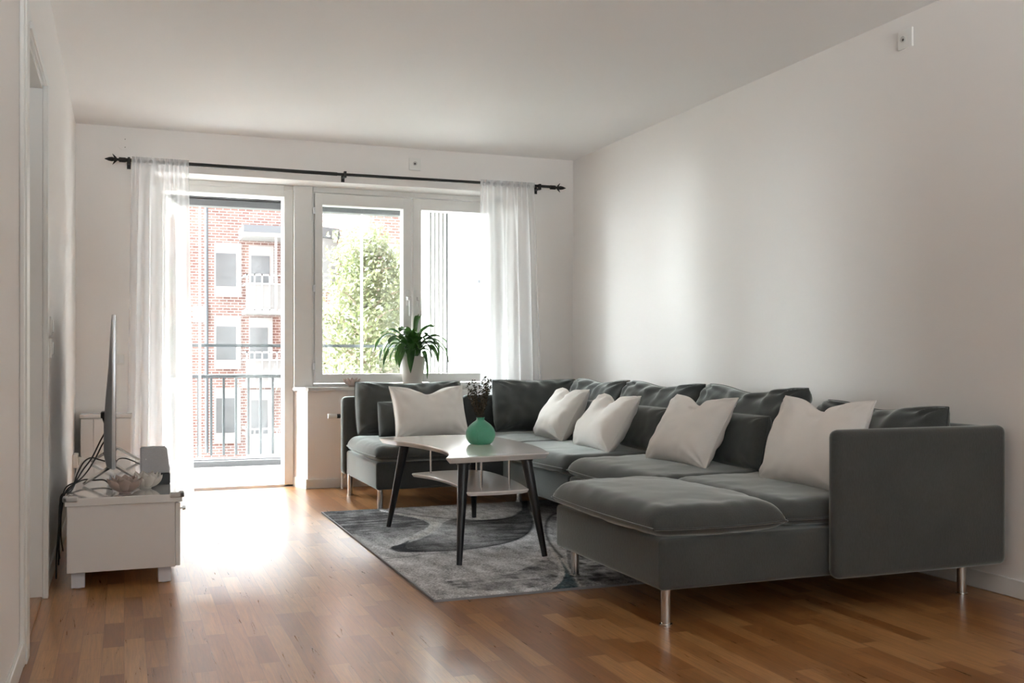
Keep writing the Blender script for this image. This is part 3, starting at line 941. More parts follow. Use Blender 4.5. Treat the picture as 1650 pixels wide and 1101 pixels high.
for (x, y, sx, sy) in ((TX0 - 0.004, TY0 + 0.004, 1, 1), (TX1 + 0.024, TY0 + 0.004, -1, 1), (TX1 + 0.024, TY1, -1, -1)):
    g_ = MB().box(min(x - sx * 0.008, x + sx * 0.05), max(x - sx * 0.008, x + sx * 0.05), min(y - sy * 0.008, y + sy * 0.012), max(y - sy * 0.008, y + sy * 0.012), TZ - 0.014, TZ + 0.007, 0.005, 3)
    g_.box(min(x - sx * 0.008, x + sx * 0.012), max(x - sx * 0.008, x + sx * 0.012), min(y - sy * 0.008, y + sy * 0.05), max(y - sy * 0.008, y + sy * 0.05), TZ - 0.014, TZ + 0.007, 0.005, 3)
    g_.build('corner_guard', M['plastic_grey'], ts)

# ------------------------------------------------------------------ television, edge on
tv = empty('television', (-0.05, 5.49, TZ), 'flat silver edged television on the white stand, seen edge on', 'television')
V0, V1, VZ0, VZ1 = 4.88, 6.10, 0.450, 1.143
MB().box(-0.052, -0.036, V0, V1, VZ0, VZ1, 0.003, 2).build('bezel', M['silver'], tv)
MB().box(-0.0365, -0.0345, V0 + 0.008, V1 - 0.008, VZ0 + 0.012, VZ1 - 0.008).build('screen', M['screen'], tv, smooth=0)
bk = MB(); pr_ = [(-0.052, VZ1 - 0.004), (-0.058, VZ1 - 0.06), (-0.066, VZ1 - 0.22), (-0.080, VZ1 - 0.38), (-0.088, VZ1 - 0.50), (-0.088, VZ0 + 0.06), (-0.075, VZ0 + 0.005), (-0.052, VZ0 + 0.002)]
n_ = len(pr_)
rows = [(V0 + 0.004, 0.0), (V0 + 0.02, 0.55), (V0 + 0.08, 0.95), (V0 + 0.2, 1.0), (V1 - 0.2, 1.0), (V1 - 0.08, 0.95), (V1 - 0.02, 0.55), (V1 - 0.004, 0.0)]
for (y, s) in rows:
    for (x, z) in pr_:
        bk.v.append((-0.052 + (x + 0.052) * s, y, z))
for j in range(len(rows) - 1):
    for i in range(n_ - 1):
        a = j * n_ + i
        bk.f.append((a, a + 1, a + n_ + 1, a + n_))
bk.build('back_cover', M['tv_back'], tv, smooth=50)
for yy in (4.98, 5.98):
    for s in (-1, 1):
        p0 = Vector((-0.045, yy + 0.03, 0.462)); p1 = Vector((-0.045 + s * 0.125, yy - 0.045 if yy < 5.5 else yy + 0.02, TZ + 0.005))
        MB().tube([p0, p0.lerp(p1, 0.5), p1 + Vector((0, 0, 0.003))], [0.010, 0.009, 0.007], 6).build('stand_leg', M['chrome'], tv)
MB().box(-0.105, -0.085, 5.25, 5.36, 0.66, 0.69, 0.004, 1).build('plug', M['plastic_black'], tv)


def cable(pts, r, label):
    mb = MB().tube(catmull(pts, 8), r, 7)
    return tag(mb.build('power_cable', M['rubber'], smooth=180), label, 'cable')


P3 = lambda x, y, Y: at(x, y, Y)
cable([(-0.098, 5.30, 0.672), P3(172, 688, 5.25), P3(160, 714, 5.2), P3(148, 738, 5.1), P3(134, 757, 5.0), P3(122, 777, 4.85), P3(114, 792, 4.72), (-0.247, 4.66, 0.37), (-0.25, 4.70, 0.26), (-0.262, 4.78, 0.16), (-0.268, 4.95, 0.06)], 0.0036, 'outer black cable dropping from the television back to the floor')
cable([(-0.096, 5.27, 0.664), P3(172, 700, 5.2), P3(163, 720, 5.15), P3(152, 742, 5.05), P3(139, 762, 4.95), P3(126, 775, 4.85), (-0.236, 4.78, 0.388), (-0.254, 4.80, 0.30), (-0.265, 5.0, 0.15), (-0.272, 5.3, 0.03)], 0.0033, 'inner black cable looping from the television back down the wall')
cable([(-0.09, 5.2, 0.50), P3(172, 743, 5.25), P3(160, 741, 5.2), P3(147, 738, 5.1), P3(135, 745, 4.95), P3(125, 763, 4.80), P3(117, 784, 4.7), (-0.245, 4.62, 0.36), (-0.252, 4.60, 0.24), (-0.262, 4.62, 0.12), (-0.27, 4.75, 0.01)], 0.0036, 'black cable arching from the television foot over the stand edge')
cable([(-0.085, 5.1, 0.50), (-0.05, 5.06, 0.444), P3(190, 741, 5.3), P3(201, 739, 5.3), P3(214, 743, 5.25), (0.10, 5.03, 0.44), (0.125, 4.985, 0.43)], 0.003, 'thin black cable running to the grey speaker')
cable([(-0.05, 4.80, 0.383), P3(168, 774, 4.97), P3(150, 774, 4.97), P3(133, 774, 4.97), (-0.226, 4.78, 0.386), (-0.245, 4.76, 0.33), (-0.26, 4.8, 0.2), (-0.27, 4.9, 0.04)], 0.0035, 'black cable lying flat across the stand top behind the flower holders')

# ------------------------------------------------------------------ grey speaker with a black base
sp = empty('speaker', (0.135, 4.93, TZ), 'grey mesh speaker with a black base on the tv stand', 'speaker')


def taper(x0, x1, y0, y1, z0, z1, k, bev):
    bm = bmesh.new(); bmesh.ops.create_cube(bm, size=1.0)
    for p in bm.verts:
        s = k if p.co.z > 0 else 1.0
        xx = (x0 + x1) / 2 + p.co.x * (x1 - x0) * (s if p.co.x > 0 else 1.0)
        p.co = Vector((xx, (y0 + y1) / 2 + p.co.y * (y1 - y0) * s, z0 if p.co.z < 0 else z1))
    bmesh.ops.bevel(bm, geom=list(bm.edges), offset=bev, segments=3, affect='EDGES')
    m = MB(); m.take(bm); return m


taper(0.068, 0.196, 4.87, 4.99, TZ, TZ + 0.052, 0.99, 0.005).build('base', M['plastic_black'], sp)
taper(0.068, 0.196, 4.872, 4.988, TZ + 0.052, TZ + 0.165, 0.78, 0.006).build('mesh_cover', M['speaker_grey'], sp)
MB().rod((0.092, 4.868, TZ + 0.115), (0.092, 4.880, TZ + 0.115), 0.0035, n=8).build('badge', M['silver'], sp)

# ------------------------------------------------------------------ lotus candle holders


def petal(width, length, lean, curl, th=0.003):
    """a cupped pointed petal growing from the origin along +X / up"""
    nu, nv = 8, 10
    V = []
    for j in range(nv + 1):
        t = j / nv
        wdt = width * (math.sin(math.pi * (0.13 + 0.87 * t)) ** 0.75) * (1.0 if t < 0.8 else 1 - 0.55 * ((t - 0.8) / 0.2) ** 2)
        ang_ = lean + curl * (t - 0.5)
        for i in range(nu + 1):
            s = (i / nu - 0.5) * 2
            V.append((t, s, wdt, ang_))
    out = []
    # integrate along the length
    px = pz = 0.0; cur = []
    for j in range(nv + 1):
        t, s, wdt, a = V[j * (nu + 1)]
        if j:
            px += length / nv * math.sin(a); pz += length / nv * math.cos(a)
        for i in range(nu + 1):
            s = (i / nu - 0.5) * 2
            cup = (s * s) * wdt * 0.28
            cur.append(Vector((px - cup * math.cos(a), s * wdt * 0.5, pz + cup * math.sin(a))))
    inner = [p + Vector((-th, 0, th * 0.4)) for p in cur]
    n1 = nu + 1
    fs = []
    off = len(cur)
    for j in range(nv):
        for i in range(nu):
            a = j * n1 + i
            fs.append((a, a + 1, a + n1 + 1, a + n1)); fs.append((off + a, off + a + n1, off + a + n1 + 1, off + a + 1))
    for j in range(nv):
        for i in (0, nu):
            a = j * n1 + i
            fs.append((a, a + n1, off + a + n1, off + a))
    for i in range(nu):
        for j in (0, nv):
            a = j * n1 + i
            fs.append((a, off + a, off + a + 1, a + 1))
    return cur + inner, fs


def lotus(loc, rad, hgt, mat, label, cat, group, rot, rings, centre=None, name='lotus_candle_holder'):
    root = empty(name, loc, label, cat, group)
    MB().lathe([(rad * 0.30, 0.0), (rad * 0.36, 0.004), (rad * 0.33, 0.010), (rad * 0.30, 0.014), (rad * 0.2, 0.012)], 24, loc).build('base', mat, root)
    for ri, (n, r0, w_, L, lean, curl, z0) in enumerate(rings):
        for k in range(n):
            a = rot + 2 * math.pi * (k + 0.5 * (ri % 2)) / n
            V, Fc = petal(w_ * rad, L, lean + 0.06 * math.sin(k * 2.3 + ri), curl)
            R = Matrix.Translation(Vector(loc)) @ Matrix.Rotation(a, 4, 'Z') @ Matrix.Translation((r0 * rad, 0, z0))
            MB().add([R @ p for p in V], Fc).build('petal', mat, root, smooth=60)
    if centre:
        c = Vector(loc) + Vector((0, 0, 0.013))
        MB().lathe([(rad * 0.26, 0), (rad * 0.27, 0.004), (rad * 0.27, 0.030), (rad * 0.2, 0.034)], 20, c).build('candle', centre, root)
    return root


RG = [(7, 0.20, 0.95, 0.090, 0.86, -1.5, 0.005), (7, 0.14, 0.80, 0.080, 0.62, -1.3, 0.010)]
lotus((0.003, 4.615, TZ), 0.072, 0.07, M['lotus_beige'], 'beige ceramic lotus candle holder with a pink candle, nearest the camera', 'candle holder', 'lotus candle holders', 0.2, RG, M['lotus_pink'])
lotus((0.088, 4.745, TZ), 0.072, 0.07, M['lotus_white'], 'off white ceramic lotus candle holder in front of the grey speaker', 'candle holder', 'lotus candle holders', 0.5, RG, None)
q = at(567, 621, 7.46)
RG2 = [(8, 0.26, 0.62, 0.078, 0.80, -1.0, 0.005), (8, 0.20, 0.52, 0.068, 0.55, -0.9, 0.010)]
lotus((q.x, 7.465, 0.733), 0.066, 0.065, M['lotus_beige'], 'small pinkish crown shaped bowl on the window sill', 'bowl', None, 0.1, RG2, None, name='crown_bowl')

# ------------------------------------------------------------------ rug
RX0, RX1, RY0, RY1 = 1.128, 2.75, 3.812, 6.225
RZt = 0.012


def c8(x, y):
    p = fl(500 + x / 2.946, 780 + y / 2.946, RZt); return (p.x, p.y)


def rug():
    step = 0.008
    xs = np.arange(RX0, RX1 + 1e-6, step); ys = np.arange(RY0, RY1 + 1e-6, step)
    nx, ny = len(xs), len(ys)
    X, Y = np.meshgrid(xs, ys)
    rng = np.random.RandomState(3)

    def inside(poly):
        r = np.zeros(X.shape, bool); n = len(poly)
        for i in range(n):
            x1, y1 = poly[i]; x2, y2 = poly[(i + 1) % n]
            if y1 == y2: continue
            c = ((y1 > Y) != (y2 > Y)) & (X < (x2 - x1) * (Y - y1) / (y2 - y1) + x1)
            r ^= c
        return r

    def dist(line):
        d = np.full(X.shape, 9.0)
        for i in range(len(line) - 1):
            ax, ay = line[i]; bx, by = line[i + 1]
            L2 = (bx - ax) ** 2 + (by - ay) ** 2 + 1e-12
            t = np.clip(((X - ax) * (bx - ax) + (Y - ay) * (by - ay)) / L2, 0, 1)
            d = np.minimum(d, np.hypot(X - ax - t * (bx - ax), Y - ay - t * (by - ay)))
        return d

    def smooth(pts, closed=False, n=6):
        v = [Vector((x, y, 0)) for x, y in pts]
        if closed:
            v = v + [v[0]]
        return [(p.x, p.y) for p in catmull(v, n)]

    def vn(sx, sy, seed):
        # smooth streaky value noise
        g_ = np.random.RandomState(seed).rand(64, 64)
        u = (X * sx) % 63; w_ = (Y * sy) % 63
        i = u.astype(int); j = w_.astype(int); fu = u - i; fw = w_ - j
        fu = fu * fu * (3 - 2 * fu); fw = fw * fw * (3 - 2 * fw)
        return (g_[j, i] * (1 - fu) + g_[j, i + 1] * fu) * (1 - fw) + (g_[j + 1, i] * (1 - fu) + g_[j + 1, i + 1] * fu) * fw

    base = np.array([0.55, 0.55, 0.56]); dark = np.array([0.058, 0.058, 0.061]); navy = np.array([0.026, 0.029, 0.036])
    teal = np.array([0.03, 0.075, 0.095]); cream = np.array([0.58, 0.56, 0.53])
    mott = vn(9, 26, 1) * 0.6 + vn(23, 60, 2) * 0.4
    colr = np.tile(base, (ny, nx, 1)) * (0.86 + 0.24 * mott)[..., None]

    def mixin(mask, c, a=1.0):
        w_ = (mask * a)[..., None] if isinstance(mask, np.ndarray) else a
        colr[:] = colr * (1 - w_) + np.array(c) * w_

    # 1 dark field in the far left corner, fading towards the camera
    R1 = smooth([c8(*p) for p in ((330, 128), (420, 148), (500, 163), (556, 183), (562, 200), (520, 225), (450, 258), (380, 285), (250, 300))])
    p1 = R1 + [(RX0, c8(170, 270)[1]), (RX0, RY1 + 0.1), c8(330, 110)]
    m1 = inside(p1).astype(float)
    fade = np.clip((Y - (RY1 - 1.25)) / 0.55, 0, 1)
    mixin(m1, dark * 1.2, np.clip(fade * (0.45 + 0.85 * mott), 0, 0.97))
    # 2 the big dark sweep
    low = [c8(*p) for p in ((385, 305), (410, 318), (450, 323), (560, 321), (700, 315), (850, 296), (960, 271), (1030, 236), (1057, 190), (1050, 150), (1035, 115), (1022, 70))]
    upp = [c8(*p) for p in ((1003, 70), (1005, 115), (995, 135), (960, 155), (880, 168), (780, 172), (690, 166), (630, 185), (600, 222), (520, 262), (430, 287), (385, 305))]
    m2 = inside(smooth(low[1:] + upp[:-1] + [c8(392, 296), c8(384, 306)], True)).astype(float)
    cx_, cy_ = c8(640, 225)
    lite = np.exp(-(((X - cx_) / 0.20) ** 2 + ((Y - cy_) / 0.50) ** 2))
    mixin(m2, dark * 0.85, np.clip(0.98 - 0.80 * lite - 0.35 * (mott - 0.5), 0.08, 1))
    mixin(np.exp(-(dist(smooth(low)) / 0.011) ** 2), navy * 0.6, 0.85)
    tip = smooth([c8(*p) for p in ((385, 303), (430, 285), (470, 270), (450, 292), (470, 310), (560, 320), (440, 322))])
    mixin(inside(tip).astype(float), navy, 0.85)
    # dark thin line from the far left running under the table
    mixin(np.exp(-(dist(smooth([c8(*p) for p in ((335, 122), (400, 133), (500, 148), (640, 163), (780, 172), (880, 168), (960, 155), (1000, 128))])) / 0.010) ** 2), navy, 0.8)
    # cream band curling round the dark field
    for k, a in ((0, 0.6), (14, 0.5), (28, 0.4)):
        mixin(np.exp(-(dist(smooth([c8(*p) for p in ((400, 142), (500, 155), (565 + k, 175), (578 + k, 200), (545 + k, 230), (470 + k, 262))])) / 0.012) ** 2), cream, a)
    mixin(np.exp(-(dist(smooth([c8(*p) for p in ((340, 357), (450, 346), (560, 333), (720, 318))])) / 0.006) ** 2), dark, 0.7)
    # 3 soft grey field in the near right
    p3 = smooth([c8(*p) for p in ((1125, 352), (1172, 385), (1180, 420), (1160, 455), (1100, 482), (1000, 500), (850, 508), (700, 490), (640, 465), (800, 445), (950, 425), (1050, 385))], True)
    m3 = inside(p3).astype(float)
    strk = np.clip((vn(14, 40, 7) * 0.5 + vn(40, 18, 8) * 0.5 - 0.35) * 2.2, 0, 1)
    mixin(m3, dark * 1.5, 0.2 + 0.65 * strk)
    for k in (0, 14):
        mixin(np.exp(-(dist(smooth([c8(*p) for p in ((1120, 240), (1150, 310 + k), (1185 + k, 375), (1195 + k, 420), (1170 + k, 465 + k), (1090, 500 + k), (980, 520 + k))])) / 0.007) ** 2), cream * 1.05, 0.6)
    # 4 teal wedge
    p4 = smooth([c8(*p) for p in ((1150, 300), (1185, 350), (1225, 410), (1270, 470), (1292, 505), (1180, 520), (1085, 520), (1150, 495), (1195, 460), (1208, 415), (1190, 370))], True)
    mixin(inside(p4).astype(float), teal, 0.75 + 0.25 * mott)
    # light and dark lines beside it
    ln = smooth([c8(*p) for p in ((1040, 110), (1065, 165), (1100, 230), (1150, 295), (1200, 365), (1250, 430), (1298, 505))])
    mixin(np.exp(-(dist(ln) / 0.011) ** 2), cream, 0.75)
    ln = smooth([c8(*p) for p in ((1180, 138), (1145, 150), (1122, 180), (1118, 230), (1140, 285), (1195, 350))])
    mixin(np.exp(-(dist(ln) / 0.010) ** 2), navy, 0.85)
    # 5 dark field under the chaise
    p5 = smooth([c8(*p) for p in ((1215, 300), (1225, 385), (1262, 450), (1300, 505))]) + [(RX1 + .1, RY0 - .1), (RX1 + .1, c8(1215, 300)[1])]
    mixin(inside(p5).astype(float), dark * 0.95, np.clip(0.5 + 0.7 * (strk - 0.3), 0.25, 0.95))
    m6 = np.clip((X - 2.0) / 0.2, 0, 1) * (Y > c8(1215, 300)[1])
    mixin(m6, dark * 2.0, 0.35)

    V = np.zeros((ny, nx, 3)); V[..., 0] = X; V[..., 1] = Y
    V[..., 2] = RZt + 0.0012 * (rng.rand(ny, nx) - 0.5)
    edge = np.minimum(np.minimum(X - RX0, RX1 - X), np.minimum(Y - RY0, RY1 - Y))
    V[..., 2] -= np.clip(0.010 - edge, 0, 0.010) * 0.5
    verts = [tuple(p) for p in V.reshape(-1, 3)]
    faces = []
    for j in range(ny - 1):
        o = j * nx
        faces += [(o + i, o + i + 1, o + nx + i + 1, o + nx + i) for i in range(nx - 1)]
    # skirt down to the floor
    ring = [i for i in range(nx)] + [j * nx + nx - 1 for j in range(1, ny)] + [(ny - 1) * nx + i for i in range(nx - 2, -1, -1)] + [j * nx for j in range(ny - 2, 0, -1)]
    nb = len(verts)
    verts += [(verts[i][0], verts[i][1], 0.0) for i in ring]
    n = len(ring)
    faces += [(ring[k], nb + k, nb + (k + 1) % n, ring[(k + 1) % n]) for k in range(n)]
    faces.append(tuple(nb + k for k in range(n)))
    me = bpy.data.meshes.new('rug'); me.from_pydata(verts, [], faces); me.update()
    at_ = me.color_attributes.new('pattern', 'FLOAT_COLOR', 'POINT')
    cc = np.ones((len(verts), 4)); cc[:, :3] = 0.2
    cc[:nb, :3] = colr.reshape(-1, 3)
    for k, i in enumerate(ring):
        cc[nb + k, :3] = cc[i, :3]
    at_.data.foreach_set('color', cc.astype(np.float32).ravel())
    me.materials.append(M['rug'])
    o = bpy.data.objects.new('rug', me); COL.objects.link(o)
    bx = MB().box(RX0 - 0.004, RX0 + 0.003, RY0 - 0.004, RY1 + 0.004, 0, 0.010).box(RX0, RX1, RY0 - 0.004, RY0 + 0.003, 0, 0.009)
    bx.build('binding', simple('grey rug binding', (0.30, 0.31, 0.33), 0.9, var=0.1), o, smooth=0)
    return tag(o, 'grey and charcoal rug with swirling pattern under the coffee table', 'rug')


rug()

# ------------------------------------------------------------------ coffee table
ct = empty('coffee_table', (1.68, 5.05, RZt), 'white kidney shaped coffee table with black splayed legs on the rug', 'coffee table')
outl = [(1.338, 5.614), (1.382, 5.433), (1.430, 5.279), (1.462, 5.06), (1.468, 4.884), (1.447, 4.69), (1.415, 4.555), (1.362, 4.425)]
outl = [(p.x, p.y) for p in catmull([(x, y, 0) for x, y in outl], 6)]
fr_ = [(1.380, 4.408), (1.55, 4.423), (1.728, 4.452), (1.868, 4.474)]
bk_ = [(p.x, p.y) for p in catmull([(x, y, 0) for x, y in ((1.898, 4.492), (1.935, 4.64), (1.968, 4.80), (1.992, 5.045), (2.000, 5.30), (1.988, 5.50), (1.945, 5.635), (1.862, 5.703), (1.723, 5.722), (1.513, 5.697), (1.352, 5.640))], 5)]


def slab_shape(pts, z1, th, inset):
    """flat slab whose edge is chamfered under, as a knife edge"""
    cx_ = sum(p[0] for p in pts) / len(pts); cy_ = sum(p[1] for p in pts) / len(pts)
    n = len(pts)
    area = sum(pts[i][0] * pts[(i + 1) % n][1] - pts[(i + 1) % n][0] * pts[i][1] for i in range(n))
    sgn = 1 if area > 0 else -1

    def off(d):
        out = []
        for i in range(n):
            a = Vector(pts[i - 1]); b_ = Vector(pts[i]); c = Vector(pts[(i + 1) % n])
            e1 = (b_ - a).normalized(); e2 = (c - b_).normalized()
            n1 = Vector((-e1.y, e1.x)) * sgn; n2 = Vector((-e2.y, e2.x)) * sgn
            nn = (n1 + n2); nn = nn.normalized() if nn.length > 1e-6 else n1
            out.append((b_.x + nn.x * d, b_.y + nn.y * d))
        return out
    rings = [(off(0.0025), z1), (off(0), z1 - 0.003), (off(0.001), z1 - 0.007), (off(inset), z1 - th)]
    mb = MB(); V = []
    for r_, z in rings:
        V += [(x, y, z) for x, y in r_]
    Fc = [tuple(range(n)) if sgn > 0 else tuple(reversed(range(n)))]
    for k in range(len(rings) - 1):
        for i in range(n):
            j = (i + 1) % n
            Fc.append((k * n + i, k * n + j, (k + 1) * n + j, (k + 1) * n + i))
    Fc.append(tuple((len(rings) - 1) * n + i for i in range(n)))
    return mb.add(V, Fc)


slab_shape(outl + fr_ + bk_, 0.497, 0.028, 0.020).build('tabletop', M['table_white'], ct, smooth=25)
so = [(p.x, p.y) for p in catmull([(x, y, 0) for x, y in ((1.425, 5.242), (1.478, 5.09), (1.500, 4.93), (1.503, 4.75), (1.490, 4.592), (1.462, 4.43))], 5)]
sf = [(1.478, 4.412), (1.60, 4.402), (1.735, 4.418)]
sb = [(p.x, p.y) for p in catmull([(x, y, 0) for x, y in ((1.772, 4.440), (1.810, 4.656), (1.836, 4.90), (1.842, 5.10), (1.825, 5.24), (1.76, 5.305), (1.64, 5.315), (1.50, 5.285), (1.435, 5.262))], 5)]
slab_shape(so + sf + sb, 0.336, 0.018, 0.010).build('lower_shelf', M['table_white'], ct, smooth=25)
legs = [((1.455, 5.50), fl(626, 849, RZt)), ((1.462, 4.475), fl(740, 911, RZt)), ((1.80, 4.545), fl(878, 897, RZt)), ((1.875, 5.56), fl(764, 834, RZt))]
for (tx, ty), f_ in legs:
    top = Vector((tx, ty, 0.4685)); bot = Vector((f_.x, f_.y, RZt))
    MB().rod(bot, top, 0.013, 0.027, n=20).rod(top - Vector((0, 0, 0.010)), top, 0.034, n=20).build('leg', M['black_wood'], ct)
for (x, y) in ((1.522, 5.216), (1.548, 4.470), (1.690, 4.480), (1.78, 5.22)):
    MB().rod((x, y, 0.334), (x, y, 0.470), 0.0055, n=12).build('rod', M['chrome'], ct)

# ------------------------------------------------------------------ vase and dried sprigs
vc = Vector((1.745, 5.055, 0.497))
vp = catmull([(r_, 0, z_) for r_, z_ in ((.048, 0), (.056, .005), (.066, .017), (.0735, .034), (.0765, .050), (.0745, .066), (.068, .083), (.057, .098), (.044, .110), (.031, .1195), (.0225, .126))], 9)
prof = [(p.x, p.z) for p in vp] + [(0.0205, 0.130), (0.0205, 0.135), (0.0225, 0.139), (0.0215, 0.141), (0.0165, 0.139), (0.0155, 0.125), (0.012, 0.10)]
nth = 408


def bumps(t, i):
    if 5 < i < 86:
        return 1.0 + 0.024 * max(0.0, math.sin(t * 60 + (math.pi if (i // 4) % 2 else 0))) * math.sin(math.pi * ((i % 4) + 0.5) / 4)
    return 1.0


vz = MB().lathe(prof, nth, vc, bumps).build('vase', M['vase'], smooth=60, loc=vc)
tag(vz, 'round dimpled green ceramic vase on the coffee table', 'vase')
rnd = random.Random(11)
tops = [(-0.068, 0.012, 0.315), (-0.052, -0.02, 0.285), (-0.03, 0.02, 0.330), (0.0, -0.012, 0.300), (0.022, 0.01, 0.345), (0.028, -0.02, 0.33), (0.05, 0.0, 0.333), (0.042, 0.03, 0.30), (-0.01, 0.035, 0.29), (0.012, -0.035, 0.27), (-0.04, 0.0, 0.26), (0.03, 0.02, 0.28)]
for k, (dx, dy, dz) in enumerate(tops):
    root = empty('dried_sprig', vc + Vector((dx * 0.08, dy * 0.08, 0.06)), 'thin dried brown sprig standing in the green vase', 'dried sprig', 'dried sprigs in the green vase')
    p0 = vc + Vector((dx * 0.08, dy * 0.08, 0.055)); p1 = vc + Vector((dx * 0.16, dy * 0.16, 0.145)); p2 = vc + Vector((dx * 0.75, dy * 0.75, dz * 0.72)); p3 = vc + Vector((dx, dy, dz))
    c = catmull([p0, p1, p2, p3], 10)
    MB().tube(c, [0.0020 * (1 - 0.5 * i / len(c)) for i in range(len(c))], 5).build('stem', M['dried_stem'], root)
    lv = MB()
    for i in range(9, len(c)):
        for s in range(3 if i < 22 else 4):
            if rnd.random() < 0.22: continue
            p = c[i] + Vector((0, 0, rnd.uniform(-0.003, 0.003)))
            a = rnd.uniform(0, 6.28)
            d = Vector((math.cos(a), math.sin(a), rnd.uniform(0.1, 0.9))).normalized()
            L = rnd.uniform(0.011, 0.017); wv = d.orthogonal().normalized() * L * 0.36; up = d.cross(wv).normalized() * L * 0.18
            q = p + d * 0.003
            lv.add([q, q + d * L * 0.5 + wv, q + d * L, q + d * L * 0.5 - wv, q + d * L * 0.5 + up], [(0, 1, 4), (1, 2, 4), (2, 3, 4), (3, 0, 4), (0, 3, 2, 1)])
    lv.build('leaves', M['dried'], root, smooth=0)

# ------------------------------------------------------------------ potted plant on the sill
pc = Vector((2.036, 7.466, 0.733))
pp = empty('potted_plant', pc, 'leafy green potted plant in a putty white pot on the window sill', 'plant')
MB().lathe([(0.066, 0.0), (0.070, 0.003), (0.100, 0.222), (0.1015, 0.228), (0.094, 0.228), (0.092, 0.20)], 40, pc).build('pot', M['pot'], pp)
MB().lathe([(0.001, 0.205), (0.093, 0.202)], 30, pc).build('soil', M['soil'], pp)
rnd = random.Random(21)


def plant_leaf(az, reach, peak, drop, width, bl):
    """petiole rises and arches over, blade widens then points down"""
    d = Vector((math.cos(az), math.sin(az), 0))
    o = pc + Vector((0, 0, 0.20)) + d * 0.02
    path = catmull([o, o + d * reach * 0.25 + Vector((0, 0, peak * 0.75)), o + d * reach * 0.6 + Vector((0, 0, peak)), o + d * reach * 0.9 + Vector((0, 0, peak - drop * 0.45)), o + d * reach + Vector((0, 0, peak - drop))], 8)
    path = [Vector((q.x, min(q.y, 7.636), q.z)) for q in path]
    n = len(path); k0 = int(n * (1 - bl))
    mb = MB()
    mb.tube(path[:k0 + 2], 0.0028, 5)
    side = Vector((-d.y, d.x, 0))
    V = []; tw = rnd.uniform(-0.5, 0.5)
    for i in range(k0, n):
        t = (i - k0) / (n - 1 - k0)
        w_ = width * (math.sin(math.pi * (t ** 0.75)) ** 0.8 if 0 < t < 1 else 0.0) * 0.5 + 0.0006
        tan = (path[min(i + 1, n - 1)] - path[i - 1]).normalized()
        s = (side * math.cos(tw * t) + tan.cross(side) * math.sin(tw * t)).normalized()
        nr = s.cross(tan).normalized()
        if nr.z < 0: nr = -nr
        for u in (-1, -0.5, 0, 0.5, 1):
            V.append(path[i] + s * (w_ * u) + nr * (abs(u) * w_ * 0.35 + 0.003 * math.sin(t * 14 + u * 2)))
    Fc = []
    for i in range(n - 1 - k0):
        for u in range(4):
            a = i * 5 + u
            Fc.append((a, a + 1, a + 6, a + 5))
    mb.add(V, Fc)
    V2 = []
    mb.build('leaf', M['leaf'], pp, smooth=180)


spec = [(math.pi, 0.27, 0.19, 0.14, .050, .68), (math.pi * 0.97, 0.22, 0.22, 0.03, .05, .7), (math.pi * 1.05, 0.25, 0.15, 0.20, .058, .66), (math.pi * 1.1, 0.24, 0.12, 0.22, .04, .66),
        (math.pi * 1.2, 0.17, 0.09, 0.13, .045, .6), (0.05, 0.27, 0.15, 0.17, .050, .66), (-0.1, 0.24, 0.18, 0.05, .045, .66), (0.0, 0.19, 0.16, 0.10, .055, .66),
        (-0.25, 0.26, 0.12, 0.20, .042, .62), (0.75, 0.10, 0.32, -0.05, .046, .70), (-0.5, 0.15, 0.24, -0.02, .055, .7), (2.2, 0.09, 0.24, 0.02, .060, .75),
        (-1.95, 0.115, 0.07, 0.17, .052, .66), (-1.0, 0.125, 0.06, 0.20, .056, .66), (-0.8, 0.20, 0.10, 0.12, .045, .62),
        (-2.4, 0.18, 0.11, 0.10, .050, .66), (-2.75, 0.20, 0.17, 0.06, .055, .72), (-1.4, 0.09, 0.20, 0.03, .055, .72), (-2.1, 0.11, 0.21, 0.03, .060, .72),
        (-0.4, 0.18, 0.13, 0.10, .05, .66), (0.35, 0.20, 0.13, 0.12, .05, .66), (2.7, 0.20, 0.14, 0.10, .055, .66), (-1.0, 0.10, 0.17, 0.04, .050, .7), (-2.55, 0.12, 0.23, 0.02, .06, .72),
        (-0.2, 0.15, 0.18, 0.08, .05, .7), (-2.3, 0.20, 0.08, 0.14, .042, .62), (3.0, 0.15, 0.09, 0.10, .05, .66), (-1.7, 0.07, 0.16, 0.03, .050, .7), (-0.5, 0.13, 0.08, 0.08, .045, .66),
        (1.2, 0.12, 0.17, 0.06, .055, .7), (1.9, 0.12, 0.15, 0.06, .055, .7), (-2.9, 0.13, 0.13, 0.08, .055, .7), (-0.1, 0.12, 0.12, 0.07, .055, .7), (-1.3, 0.08, 0.13, 0.05, .05, .7), (-2.0, 0.09, 0.12, 0.06, .05, .7), (0.2, 0.10, 0.20, 0.02, .055, .7), (-2.7, 0.10, 0.18, 0.03, .055, .7)]
for s in spec:
    plant_leaf(*s[:4], s[4] * 1.2, min(0.86, s[5] + 0.13))

